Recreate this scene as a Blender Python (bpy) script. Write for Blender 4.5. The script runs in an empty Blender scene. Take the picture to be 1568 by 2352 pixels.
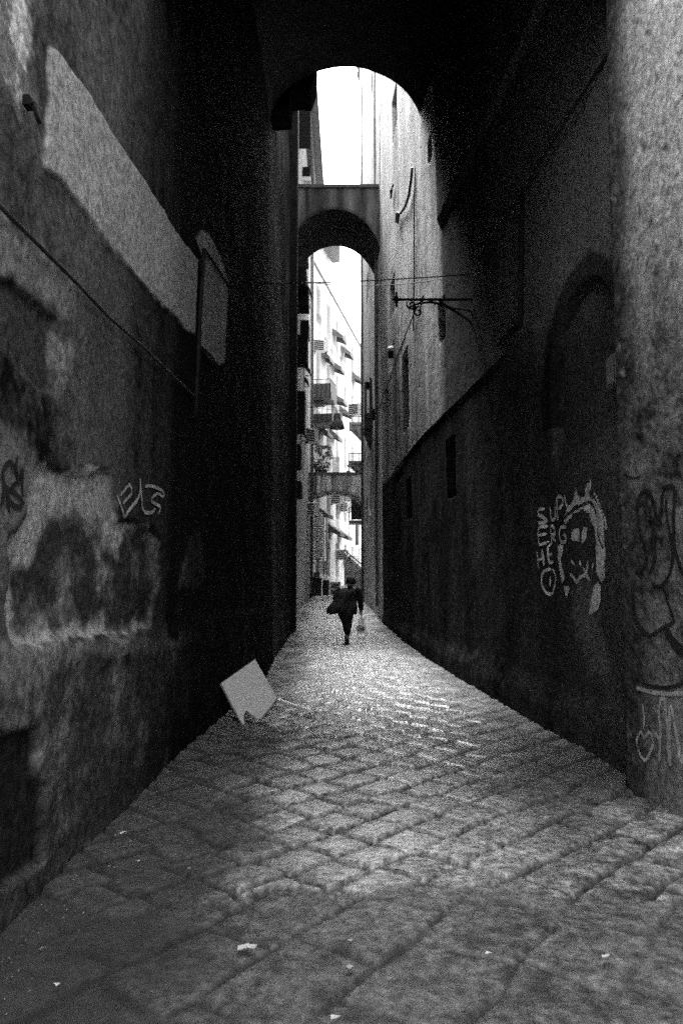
import bpy, bmesh, math, random
import numpy as np
from mathutils import Vector, Matrix

random.seed(7)
SC = bpy.context.scene
COL = SC.collection

# ------------------------------------------------------------------ camera, sky, sun, exposure
PITCH = math.radians(4.657)
FPX = 1829.0                      # focal length in units of the 1568 x 2352 layout grid
CX, CY, EYE = 784.0, 1176.0, 1.5
cam_d = bpy.data.cameras.new("camera")
cam_d.sensor_fit = 'VERTICAL'
cam_d.sensor_height = 36.0
cam_d.sensor_width = 24.0
cam_d.lens = FPX / 2352.0 * 36.0
cam_d.clip_start = 0.05
cam_d.clip_end = 2000
cam = bpy.data.objects.new("camera", cam_d)
cam.location = (0, 0, EYE)
cam.rotation_euler = (math.pi / 2 + PITCH, 0, 0)
COL.objects.link(cam)
SC.camera = cam

SUN_EL, SUN_AZ = math.radians(64), math.radians(-22)      # high, ahead and a little to the left, veiled
W = bpy.data.worlds.new("World")
SC.world = W
W.use_nodes = True
nt = W.node_tree
bg = nt.nodes["Background"]
sky = nt.nodes.new("ShaderNodeTexSky")
sky.sky_type = 'NISHITA'
sky.sun_disc = False
sky.sun_elevation = SUN_EL
sky.sun_rotation = SUN_AZ
sky.air_density = 1.0
sky.dust_density = 4.0
bw = nt.nodes.new("ShaderNodeRGBToBW")
nt.links.new(sky.outputs[0], bw.inputs[0])
nt.links.new(bw.outputs[0], bg.inputs[0])
bg.inputs[1].default_value = 0.15
sun_d = bpy.data.lights.new("sun", 'SUN')
sun_d.energy = 1.4
sun_d.angle = math.radians(22)
sun = bpy.data.objects.new("sun", sun_d)
COL.objects.link(sun)
sdir = Vector((math.sin(SUN_AZ) * math.cos(SUN_EL), math.cos(SUN_AZ) * math.cos(SUN_EL), math.sin(SUN_EL)))
sun.rotation_euler = sdir.to_track_quat('Z', 'Y').to_euler()

SC.view_settings.view_transform = 'Standard'
SC.view_settings.look = 'None'
SC.view_settings.exposure = 3.7
SC.view_settings.gamma = 1.0
SC.view_settings.use_curve_mapping = False
SC.cycles.use_denoising = False
SC.cycles.max_bounces = 8
SC.cycles.diffuse_bounces = 4
SC.cycles.sample_clamp_indirect = 0.6
SC.cycles.filter_width = 1.6

# ------------------------------------------------------------------ geometry helpers
def ray(px, py):
    a = (px - CX) / FPX
    b = (CY - py) / FPX
    return Vector((a, math.cos(PITCH) - b * math.sin(PITCH), math.sin(PITCH) + b * math.cos(PITCH)))

def at(px, py, Y):
    d = ray(px, py)
    t = Y / d.y
    return Vector((d.x * t, Y, EYE + d.z * t))

def ip(tab, Y):
    ys = [p[0] for p in tab]
    xs = [p[1] for p in tab]
    return np.interp(Y, ys, xs)

GZ = [(-30, 0), (14, 0), (20, 0.10), (28, 0.34), (36, 0.61), (38, 0.62), (41, 0.45), (60, -1.3), (90, -1.6)]
def gz(Y):
    return ip(GZ, Y)

XL = [(-30, -2.4), (3.5, -1.47), (6, -1.43), (12.5, -1.16), (14.3, -1.20), (21.0, -1.27)]
XR = [(6.0, 2.20), (6.9, 2.19), (14.3, 1.69), (20.5, 1.33), (23.0, 1.20), (30, 1.00), (36, 0.90), (38.2, 0.95)]
XRN = [(-30, 3.4), (4.0, 2.34), (5.1, 2.17), (5.95, 2.02)]
XL2 = [(21.2, -1.52), (30, -1.50), (38.2, -1.53)]
LL = [(-30, 0), (6, 0.0), (12.5, 0.016), (21, 0.008)]
LR = [(6, 0.0), (14.3, 0.022), (21, 0.004), (40, 0.0)]
def xl(Y, z):
    return ip(XL, Y) - ip(LL, Y) * z
def xr(Y, z):
    return ip(XR, Y) - ip(LR, Y) * z
def xrn(Y, z):
    return ip(XRN, Y) + 0 * z
def xl2(Y, z):
    return ip(XL2, Y) + 0 * z

def hit(fn, px, py, y0, y1):
    """(Y, z) where the sight line through a layout point meets a wall"""
    d = ray(px, py)
    def g(Y):
        t = Y / d.y
        return d.x * t - float(fn(Y, EYE + d.z * t))
    a, b = y0, y1
    ga = g(a)
    if ga * g(b) > 0:
        Y = y0 if abs(ga) < abs(g(b)) else y1
        return Y, EYE + d.z * Y / d.y
    for _ in range(40):
        m = (a + b) / 2
        if g(m) * ga > 0: a = m
        else: b = m
    return a, EYE + d.z * a / d.y
def L(px, py): return hit(xl, px, py, 1.6, 21)
def R(px, py): return hit(xr, px, py, 6.0, 38)
def N(px, py): return hit(xrn, px, py, 1.6, 5.95)

# value noise
_rs = np.random.RandomState(3)
_H = _rs.rand(256, 256)
def vn(x, y, s=0):
    x = np.asarray(x, float) + s * 17.31
    y = np.asarray(y, float) + s * 9.17
    xi = np.floor(x).astype(int); yi = np.floor(y).astype(int)
    fx = x - xi; fy = y - yi
    fx = fx * fx * (3 - 2 * fx); fy = fy * fy * (3 - 2 * fy)
    a = _H[xi & 255, yi & 255]; b = _H[(xi + 1) & 255, yi & 255]
    c = _H[xi & 255, (yi + 1) & 255]; d = _H[(xi + 1) & 255, (yi + 1) & 255]
    return (a * (1 - fx) + b * fx) * (1 - fy) + (c * (1 - fx) + d * fx) * fy
def fbm(x, y, o=5, s=0, gain=0.5):
    v = 0; a = 1; t = 0
    x = np.asarray(x, float); y = np.asarray(y, float)
    for k in range(o):
        c, q = math.cos(.5 + k * 1.1), math.sin(.5 + k * 1.1)
        f = 2.03 ** k
        v = v + a * vn((x * c - y * q) * f, (x * q + y * c) * f, s + k * 3)
        t += a; a *= gain
    return v / t          # 0..1, mean .5
def sm(a, b, x):
    t = np.clip((x - a) / (b - a + 1e-9), 0, 1)
    return t * t * (3 - 2 * t)
def sdf(poly, u, v):
    """signed distance, negative inside"""
    d = np.full(np.shape(u), 1e9)
    ins = np.zeros(np.shape(u), bool)
    n = len(poly)
    for i in range(n):
        ax, ay = poly[i]; bx, by = poly[(i + 1) % n]
        ex, ey = bx - ax, by - ay
        wx, wy = u - ax, v - ay
        t = np.clip((wx * ex + wy * ey) / (ex * ex + ey * ey + 1e-12), 0, 1)
        d = np.minimum(d, (wx - ex * t) ** 2 + (wy - ey * t) ** 2)
        c = ((ay > v) != (by > v))
        with np.errstate(divide='ignore', invalid='ignore'):
            c &= u < (bx - ax) * (v - ay) / ((by - ay) if by != ay else 1e-9) + ax
        ins ^= c
    d = np.sqrt(d)
    return np.where(ins, -d, d)

def tag(o, label=None, cat=None, group=None, kind=None):
    if label: o['label'] = label
    if cat: o['category'] = cat
    if group: o['group'] = group
    if kind: o['kind'] = kind
    return o
def empty(name, loc, label, cat, group=None, rz=0):
    o = bpy.data.objects.new(name, None)
    COL.objects.link(o)
    o.location = loc
    o.rotation_euler = (0, 0, rz)
    o.empty_display_size = 0.2
    return tag(o, label, cat, group)
def link(name, me, mat, parent=None):
    o = bpy.data.objects.new(name, me)
    COL.objects.link(o)
    if mat: me.materials.append(mat)
    if parent:
        o.parent = parent
        o.matrix_parent_inverse = Matrix.Translation(-Vector(parent.location)) if parent.rotation_euler.z == 0 else \
            (Matrix.Translation(parent.location) @ Matrix.Rotation(parent.rotation_euler.z, 4, 'Z')).inverted()
    return o

def grid_mesh(name, P, attrs, smooth=True, flip=False):
    """P: (rows, cols, 3)"""
    r, c = P.shape[:2]
    me = bpy.data.meshes.new(name)
    idx = np.arange(r * c).reshape(r, c)
    q = np.stack([idx[:-1, :-1], idx[:-1, 1:], idx[1:, 1:], idx[1:, :-1]], -1).reshape(-1, 4)
    if flip: q = q[:, ::-1]
    me.vertices.add(r * c)
    me.vertices.foreach_set("co", P.reshape(-1).astype(np.float32))
    me.loops.add(q.size)
    me.loops.foreach_set("vertex_index", q.reshape(-1).astype(np.int32))
    me.polygons.add(len(q))
    me.polygons.foreach_set("loop_start", np.arange(0, q.size, 4, dtype=np.int32))
    me.polygons.foreach_set("loop_total", np.full(len(q), 4, dtype=np.int32))
    me.update(calc_edges=True)
    if smooth:
        me.polygons.foreach_set("use_smooth", np.ones(len(q), bool))
    for k, v in attrs.items():
        a = me.attributes.new(k, 'FLOAT', 'POINT')
        a.data.foreach_set("value", np.asarray(v).reshape(-1).astype(np.float32))
    return me

class MB:
    def __init__(s):
        s.v = []; s.f = []; s.sm = []
    def add(s, vs, fs, smooth=False):
        b = len(s.v)
        s.v += [tuple(v) for v in vs]
        s.f += [tuple(i + b for i in f) for f in fs]
        s.sm += [smooth] * len(fs)
        return s
    def box(s, c, size, ax=None):
        c = Vector(c); hx, hy, hz = [k / 2 for k in size]
        X, Y, Z = ax if ax else (Vector((1, 0, 0)), Vector((0, 1, 0)), Vector((0, 0, 1)))
        vs = [c + X * (i * hx) + Y * (j * hy) + Z * (k * hz) for k in (-1, 1) for j in (-1, 1) for i in (-1, 1)]
        return s.add(vs, [(0, 2, 3, 1), (4, 5, 7, 6), (0, 1, 5, 4), (2, 6, 7, 3), (0, 4, 6, 2), (1, 3, 7, 5)])
    def b2(s, a, b):
        a = Vector(a); b = Vector(b)
        return s.box((a + b) / 2, [abs(k) for k in (b - a)])
    def tube(s, pts, r, n=6, cap=True):
        pts = [Vector(p) for p in pts]
        rr = r if isinstance(r, (list, tuple)) else [r] * len(pts)
        vs = []; fs = []
        up = Vector((0.13, 0.21, 1)).normalized()
        for i, p in enumerate(pts):
            t = (pts[min(i + 1, len(pts) - 1)] - pts[max(i - 1, 0)]).normalized()
            a = t.cross(up)
            if a.length < 0.05: a = t.cross(Vector((1, 0, 0)))
            a.normalize(); b = t.cross(a)
            for k in range(n):
                w = 2 * math.pi * k / n
                vs.append(p + (a * math.cos(w) + b * math.sin(w)) * rr[i])
        for i in range(len(pts) - 1):
            for k in range(n):
                k2 = (k + 1) % n
                fs.append((i * n + k, i * n + k2, (i + 1) * n + k2, (i + 1) * n + k))
        if cap:
            fs.append(tuple(range(n))[::-1])
            fs.append(tuple((len(pts) - 1) * n + k for k in range(n)))
        return s.add(vs, fs, True)
    def lathe(s, c, prof, n=20):
        c = Vector(c); vs = []; fs = []
        for r, z in prof:
            for k in range(n):
                w = 2 * math.pi * k / n
                vs.append(c + Vector((r * math.cos(w), r * math.sin(w), z)))
        for i in range(len(prof) - 1):
            for k in range(n):
                k2 = (k + 1) % n
                fs.append((i * n + k, i * n + k2, (i + 1) * n + k2, (i + 1) * n + k))
        return s.add(vs, fs, True)
    def prism(s, poly, off):
        """poly: list of 3D points, off: thickness vector"""
        n = len(poly); off = Vector(off)
        vs = [Vector(p) for p in poly] + [Vector(p) + off for p in poly]
        fs = [tuple(range(n)), tuple(range(2 * n - 1, n - 1, -1))]
        for i in range(n):
            j = (i + 1) % n
            fs.append((i, i + n, j + n, j))
        return s.add(vs, fs)
    def build(s, name, mat, parent=None, bevel=0):
        me = bpy.data.meshes.new(name)
        me.from_pydata(s.v, [], s.f)
        me.polygons.foreach_set("use_smooth", s.sm)
        me.update()
        bm = bmesh.new(); bm.from_mesh(me)
        bmesh.ops.recalc_face_normals(bm, faces=bm.faces[:])
        bm.to_mesh(me); bm.free()
        o = link(name, me, mat, parent)
        if bevel:
            m = o.modifiers.new("bevel", 'BEVEL'); m.width = bevel; m.segments = 2; m.limit_method = 'ANGLE'
        return o

# ------------------------------------------------------------------ materials
MATS = {}
def mat(name, v=0.2, rough=0.85, spec=0.3, attr=None, nscale=8.0, namt=0.35, bscale=40.0, bump=0.3, bdist=0.01,
        metal=0.0, holes=None, trans=0.0, streak=False, rattr=None):
    if name in MATS: return MATS[name]
    m = bpy.data.materials.new(name); m.use_nodes = True
    t = m.node_tree; n = t.nodes; l = t.links
    p = n["Principled BSDF"]
    p.inputs["Roughness"].default_value = rough
    p.inputs["Specular IOR Level"].default_value = spec
    p.inputs["Metallic"].default_value = metal
    tc = n.new("ShaderNodeTexCoord")
    mp = n.new("ShaderNodeMapping")
    l.new(tc.outputs["Object"], mp.inputs[0])
    if streak: mp.inputs["Scale"].default_value = (1, 1, 0.18)
    nz = n.new("ShaderNodeTexNoise"); nz.inputs["Scale"].default_value = nscale
    nz.inputs["Detail"].default_value = 7; nz.inputs["Roughness"].default_value = 0.65
    l.new(mp.outputs[0], nz.inputs["Vector"])
    mr = n.new("ShaderNodeMapRange")
    mr.inputs[1].default_value = 0.38; mr.inputs[2].default_value = 0.62
    mr.inputs[3].default_value = 1 - namt; mr.inputs[4].default_value = 1 + namt
    l.new(nz.outputs[0], mr.inputs[0])
    mul = n.new("ShaderNodeMath"); mul.operation = 'MULTIPLY'
    l.new(mr.outputs[0], mul.inputs[0])
    if attr:
        at_ = n.new("ShaderNodeAttribute"); at_.attribute_name = attr
        l.new(at_.outputs["Fac"], mul.inputs[1])
    else:
        mul.inputs[1].default_value = v
    cc = n.new("ShaderNodeCombineColor")
    for i in range(3): l.new(mul.outputs[0], cc.inputs[i])
    l.new(cc.outputs[0], p.inputs["Base Color"])
    if rattr:
        ra = n.new("ShaderNodeAttribute"); ra.attribute_name = rattr
        l.new(ra.outputs["Fac"], p.inputs["Roughness"])
    if bump > 0:
        n2 = n.new("ShaderNodeTexNoise"); n2.inputs["Scale"].default_value = bscale
        n2.inputs["Detail"].default_value = 6; n2.inputs["Roughness"].default_value = 0.7
        l.new(tc.outputs["Object"], n2.inputs["Vector"])
        b = n.new("ShaderNodeBump"); b.inputs["Strength"].default_value = bump
        b.inputs["Distance"].default_value = bdist
        l.new(n2.outputs[0], b.inputs["Height"]); l.new(b.outputs[0], p.inputs["Normal"])
    if trans:
        tb = n.new("ShaderNodeBsdfTransparent"); mxt = n.new("ShaderNodeMixShader"); mxt.inputs[0].default_value = 1 - trans
        l.new(tb.outputs[0], mxt.inputs[1]); l.new(p.outputs[0], mxt.inputs[2]); l.new(mxt.outputs[0], n["Material Output"].inputs[0])
    if holes is not None:
        n3 = n.new("ShaderNodeTexNoise"); n3.inputs["Scale"].default_value = 22
        n3.inputs["Detail"].default_value = 8; n3.inputs["Roughness"].default_value = 0.75
        l.new(tc.outputs["Object"], n3.inputs["Vector"])
        r2 = n.new("ShaderNodeMapRange")
        r2.inputs[1].default_value = holes - 0.06; r2.inputs[2].default_value = holes + 0.06
        l.new(n3.outputs[0], r2.inputs[0])
        tr = n.new("ShaderNodeBsdfTransparent"); mx = n.new("ShaderNodeMixShader")
        l.new(r2.outputs[0], mx.inputs[0]); l.new(tr.outputs[0], mx.inputs[1]); l.new(p.outputs[0], mx.inputs[2])
        l.new(mx.outputs[0], n["Material Output"].inputs[0])
    MATS[name] = m
    return m

M_wall = mat("old_plaster", attr="tone", nscale=22, namt=0.40, bscale=30, bump=0.8, bdist=0.018, spec=0.02, rough=0.9)
M_wallfar = mat("far_plaster", attr="tone", nscale=3, namt=0.16, bscale=20, bump=0.3, bdist=0.02, spec=0.1, rough=0.9, streak=True)
M_stone = mat("basalt_slabs", attr="tone", rattr="rgh", nscale=24, namt=0.62, bscale=42, bump=0.35, bdist=0.006, spec=0.8)
M_vault = mat("dark_vault", v=0.013, nscale=3, namt=0.4, bscale=20, bump=0.5, bdist=0.02, spec=0.1)  # one very dark tone for the vault and the parts next to it
M_vaultdark = M_vault
M_bridge = mat("bridge_plaster", attr="tone", nscale=4, namt=0.3, bscale=20, bump=0.5, bdist=0.02, spec=0.1, streak=True)
M_mass = mat("building_mass", v=0.22, nscale=2, namt=0.2, bump=0)
M_iron = mat("black_iron", v=0.010, rough=0.8, spec=0.1, bump=0)
M_cable = mat("cable", v=0.02, rough=0.7, bump=0)
M_dark = mat("dark_timber", v=0.05, rough=0.8, bump=0.2)
M_glass = mat("window_dark", v=0.02, rough=0.25, spec=0.5, bump=0)
M_awn = mat("awning_cloth", v=0.15, nscale=12, namt=0.25, bump=0.1)
M_awnd = mat("dark_awning_cloth", v=0.09, nscale=12, namt=0.3, bump=0.1)
M_white = mat("white_enamel", v=0.72, rough=0.5, nscale=10, namt=0.12, bump=0)
M_grey = mat("grey_metal", v=0.14, rough=0.6, bump=0.1)
M_board = mat("chipboard", v=0.52, nscale=30, namt=0.09, bscale=90, bump=0.15, bdist=0.003, rough=0.8)
M_boardedge = mat("chipboard_edge", v=0.2, nscale=60, namt=0.4, bump=0.2)
M_wood = mat("pale_wood", v=0.8, nscale=14, namt=0.2, bump=0.2)
M_gblack = mat("black_spray", v=0.012, rough=0.7, bump=0, holes=0.40)
M_gwhite = mat("white_spray", v=0.50, rough=0.8, bump=0, holes=0.40, namt=0.35)
M_ggrey = mat("grey_spray", v=0.34, rough=0.8, bump=0, holes=0.42, namt=0.35)
M_coat = mat("black_quilted_coat", v=0.010, rough=0.85, spec=0.15, nscale=20, bscale=30, bump=0.3)
M_trous = mat("dark_trousers", v=0.022, rough=0.9, spec=0.1)
M_skin = mat("skin", v=0.25, rough=0.6, bump=0)
M_hair = mat("dark_hair", v=0.02, rough=0.7, bump=0.4)
M_shoe = mat("black_shoe", v=0.012, rough=0.5)
M_bag = mat("thin_white_bag", v=0.75, rough=0.4, spec=0.4, trans=0.55, bscale=25, bump=0.6, bdist=0.01)
M_goods = mat("bag_contents", v=0.07, rough=0.8)
M_leaf = mat("leaf", v=0.10, rough=0.7, nscale=3, namt=0.5, bump=0)
M_paper = mat("paper", v=0.45, rough=0.8, bump=0)
M_ground = mat("plain_ground", v=0.15, nscale=2, bump=0)
M_cloth = mat("cloth_pale", v=0.6, nscale=5, namt=0.2, bump=0)
M_tile = mat("roof_tiles", v=0.2, nscale=6, namt=0.3, bump=0.3)

# ------------------------------------------------------------------ ground: lane of basalt slabs
def slabs(u, v, ang, w, h, seed, jit=0.09):
    ca, sa = math.cos(ang), math.sin(ang)
    wu = (fbm(u * 1.5, v * 1.5, 3, seed) - 0.5) * jit
    wv = (fbm(u * 1.5, v * 1.5, 3, seed + 40) - 0.5) * jit
    u2 = u + wu; v2 = v + wv
    a = (u2 * ca + v2 * sa); b = (-u2 * sa + v2 * ca)
    row = np.floor(b / h).astype(int)
    off = _H[row & 255, (seed * 7) & 255] * w * (.45 if seed == 3 else 1)
    # widths vary from row to row
    ww = w * ((0.97 + .06 * _H[row & 255, 17]) if seed == 3 else (0.88 + 0.28 * _H[row & 255, (seed * 5 + 2) & 255]))
    col = np.floor((a + off) / ww).astype(int)
    fa = ((a + off) / ww - col) * ww; fb = b - row * h
    fb = fb + 0 * fa
    d = np.minimum(np.minimum(fa, ww - fa), np.minimum(fb, h - fb))
    rnd = _H[(row * 13 + seed) & 255, (col * 7 + 31) & 255]
    rn2 = _H[(row * 5 + seed + 99) & 255, (col * 11 + 77) & 255]
    rn3 = _H[(row * 3 + seed + 55) & 255, (col * 23 + 7) & 255]
    tilt = (fa / ww - 0.5) * (rn2 - 0.5) + (fb / h - 0.5) * (rn3 - 0.5)
    return d, rnd, tilt

def build_lane():
    Ys = [1.3]
    while Ys[-1] < 45: Ys.append(Ys[-1] * 1.0042)
    Ys = np.array(Ys)
    xs = np.linspace(-1, 1, 330)
    half = np.interp(Ys, [0, 3, 7, 20, 45], [2.45, 2.5, 2.4, 1.7, 1.9])
    X = xs[None, :] * half[:, None] + np.interp(Ys, [0, 7, 20, 45], [0.25, .35, .05, -.1])[:, None]
    Y = np.repeat(Ys[:, None], len(xs), 1)
    dA, rA, tA = slabs(X, Y, math.radians(48), 0.345, 0.30, 3)
    dB, rB, tB = slabs(X, Y, math.radians(56), 0.58, 0.42, 11, .16)
    bz = Y + (fbm(X * 0.9, Y * 0.9, 3, 8) - 0.5) * 1.0
    near = bz < 4.0
    d = np.where(near, dB, dA); r = np.where(near, rB, rA); t = np.where(near, tB, tA)
    jag = (fbm(X * 14, Y * 14, 3, 21) - 0.5) * 0.018
    dj = d + jag
    amp = np.where(near, 0.7, 1.0)
    fill = sm(.38, .62, fbm(X * 2.5, Y * 2.5, 4, 77))          # joints partly packed with dirt
    jw = np.where(near, .018, .025)
    body = sm(0.009, jw, dj)                         # 0 in joint, 1 on the slab
    body = np.where(near, 1 - (1 - body) * (.3 + .7 * fill), 1 - (1 - body) * (.85 + .15 * fill))
    dome = sm(0.0, 0.12, d)
    pits = fbm(X * 14, Y * 14, 5, 31, 0.62)
    big = fbm(X * 0.6, Y * 0.6, 4, 51)
    h = body * 0.034 * amp + dome * 0.003 * amp + t * 0.035 * amp + (r - 0.5) * 0.012 * amp + (pits - 0.5) * 0.005 + (big - .5) * 0.07
    h = h - 0.034 + np.where(near, 0.004, 0)
    # middle of the lane sags a little, edges are painted darker for the shade of the walls
    Z = gz(Y) + h
    wear = fbm(X * 2.2, Y * 2.2, 4, 61)
    xn = np.abs((X - (ip(XL, np.clip(Y, 0, 21)) + np.where(Y > 6, xr(Y, 0), xrn(np.clip(Y, 0, 5.95), 0))) / 2)) / 1.6
    polish_sheen = np.exp(-((xn + (wear - .5) * .6) / .45) ** 2) * sm(3.4, 4.6, bz)          # strip polished by feet and wheels, its sheen also painted into tone
    tone = (0.06 + 0.08 * r + 0.06 * (wear - 0.5) + 0.34 * (pits - 0.5) + .22 * polish_sheen) * (0.02 + 0.98 * body)
    fl = sm(.62, .70, fbm(X * 3.1, Y * 1.3, 5, 91, .6))             # pale scuffs
    tone = tone + .10 * fl * near * sm(-.2, .8, X)
    edge_shade = sm(0.36, 0.85, xn + (wear - .5) * 0.5)  # shade along the close walls, painted into the slab tone
    tone = tone * (1 - 0.72 * edge_shade * 1.15 * np.where(X > 0, sm(4.5, 6.5, Y), 1))
    tone = tone * np.where(near, .52, 1) * (1 + .9 * sm(1.2, 2.0, X) * sm(6.0, 4.8, Y) * sm(3.4, 4.2, Y))  # brighter pool of light by the right wall painted into tone
    tone = np.clip(tone, 0.006, 0.5)
    rg = 0.43 - .22 * polish_sheen * np.where(near, .3, 1) + 0.30 * (1 - body) + 0.4 * np.abs(pits - 0.5) + 0.3 * edge_shade + np.where(near, 0.12, 0) + 0.25 * (wear - 0.5)
    P = np.stack([X, Y, Z], -1)
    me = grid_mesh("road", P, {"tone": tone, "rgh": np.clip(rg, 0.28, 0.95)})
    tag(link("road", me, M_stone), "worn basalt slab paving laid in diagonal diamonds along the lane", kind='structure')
build_lane()
def plain(name, pts, label, m=M_ground, th=0.3):
    mb = MB(); mb.prism(pts, (0, 0, -th))
    return tag(mb.build(name, m), label, kind='structure')
plain("rear_pavement", [(-2.6, -30, 0), (3.6, -30, 0), (3.6, 1.29, 0), (-2.6, 1.29, 0)], "plain paving behind the viewpoint")
mb = MB()
for a, b in ((44.9, 60), (60, 90)):
    mb.add([(-6, a, gz(a) - .01), (22, a, gz(a) - .01), (22, b, gz(b) - .01), (-6, b, gz(b) - .01)], [(0, 1, 2, 3)])
tag(mb.build("far_pavement", M_ground), "far paving dropping away behind the crest", kind='structure')
plain("ground", [(-400, -400, -3.2), (400, -400, -3.2), (400, 400, -3.2), (-400, 400, -3.2)], "wide flat ground under the town")

# ------------------------------------------------------------------ wall sheets
def P2(fn, pts):
    return [fn(x, y) for x, y in pts]
def c5(*p): return [(x * .4, y * .4) for x, y in p]
def c6(*p): return [(x * .4, 941 + .4 * y) for x, y in p]
def c7(*p): return [(1129 + .347 * x, 1004 + .347 * y) for x, y in p]
def c2(*p): return [(627.4 + .18 * x, 752.8 + .18 * y) for x, y in p]
def c3(*p): return [(627.4 + .18 * x, 1066.5 + .18 * y) for x, y in p]
def c1(*p): return [(596 + .3 * x, 94.1 + .3 * y) for x, y in p]

# polygons on the left wall in wall coordinates (Y along lane, z up)
PALE1 = P2(L, c5((270,280),(310,280),(350,330),(480,500),(560,640),(650,790),(740,920),(850,1070),(1000,1320),(1128,1490),(1118,1920),(1060,1900),(1010,1830),(960,1790),(850,1680),(740,1540),(600,1410),(520,1290),(400,1130),(310,1010),(240,970),(235,920),(262,620)))
PALE2 = P2(L, c5((1118,1370),(1150,1322),(1200,1350),(1260,1480),(1300,1620),(1290,2080),(1250,2110),(1140,1990),(1150,1480)))
LTOP = P2(L, c5((-400,-300),(200,-200),(215,300),(240,620),(215,880),(120,830),(30,650),(-300,300)))
LBAND = P2(L, c5((-200,1050),(0,1200),(130,1340),(360,1560),(470,1680),(420,1800),(380,1860),(310,1800),(180,1690),(40,1590),(-200,1400)))
LDARK = P2(L, c5((-200,1520),(0,1600),(60,1615),(190,1725),(322,1832),(318,1950),(300,2255),(240,2230),(140,2150),(0,1990),(-200,1830)))
LCOL = P2(L, c5((322,1930),(400,1945),(430,2000),(420,2200),(330,2210)))
ERO = P2(L, c6((200,330),(270,315),(380,380),(430,340),(520,330),(620,350),(650,400),(660,500),(680,640),(860,680),(920,740),(930,1000),(880,1080),(870,1250),(700,1290),(300,1330),(70,1350),(60,1150),(70,750),(160,600),(170,470),(180,380)))
EROIN = P2(L, c6((180,820),(300,640),(430,550),(560,610),(690,800),(760,700),(850,745),(880,980),(850,1250),(500,1270),(100,1280),(90,900)))
ERO2 = P2(L, c6((1090,720),(1160,690),(1180,900),(1150,1030),(1030,1000),(1040,930)))
LEDG = P2(L, c6((-300,1390),(0,1350),(60,1340),(300,1315),(560,1300),(1000,1285),(1330,1260),(1330,1330),(1000,1400),(560,1440),(300,1480),(200,1620),(130,1600),(40,1680),(-300,1700)))
LBOT = P2(L, c6((-300,1900),(0,1862),(180,1826),(192,1900),(172,2130),(232,2170),(232,2600),(-300,2900)))
LTAG = P2(L, c6((-200,100),(120,170),(185,300),(165,560),(70,740),(40,1000),(-200,1200)))
LEDGE2 = P2(L, [(440, 1385), (648, 1397)])

def wallnoise(u, z, s):
    return fbm(u * 1.3, z * 0.9, 6, s, 0.58)

def fineYs(y0, y1, r):
    n = int(math.log(y1 / y0) / math.log(r)) + 1
    return np.geomspace(y0, y1, n)

def left_disp(Y, z):
    """outward (towards the lane) relief of the left wall"""
    e = 0.02 * (fbm(Y * 1.2, z * 1.2, 5, 5) - 0.5) * 2
    w = (fbm(Y * 5, z * 5, 4, 15) - 0.5) * 0.14
    d = e + 0.012 * (fbm(Y * 9, z * 9, 4, 25, .6) - .5) * (1 - .8 * sm(.22, .05, np.abs(z - 1.13)))
    ero = sdf(ERO, Y, z) + w
    d = d - 0.035 * sm(0.02, -0.03, ero) * (0.5 + 0.9 * fbm(Y * 7, z * 7, 4, 35, .65))
    d = d + 0.02 * sm(0.012, -0.012, sdf(PALE1, Y, z) + w * 0.25)
    d = d + 0.02 * sm(0.012, -0.012, sdf(PALE2, Y, z) + w * 0.25)
    d = d - 0.03 * sm(0.012, -0.012, sdf(LDARK, Y, z) + w * 0.2)
    d = d - 0.05 * sm(0.015, -0.02, sdf(LBOT, Y, z) + w * 0.3)
    # thicker base with a sloping ledge on top
    zl = np.interp(Y, [2, 4, 6.5, 7.2, 9.5, 12.4, 12.6], [1.27, 1.22, 1.16, 1.14, 1.10, 1.05, 1.0]) + (fbm(Y * 1.6, z * 1.6, 2, 45) - .5) * .12
    d = d + 0.028 * sm(0.02, -0.10, z - zl) * sm(12.6, 12.4, Y)
    d = d + 0.06 * sm(0.1, -.1, z - 1.02 + w * .2) * sm(6.9, 7.3, Y) * sm(12.5, 12.3, Y) * 0
    return d

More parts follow.
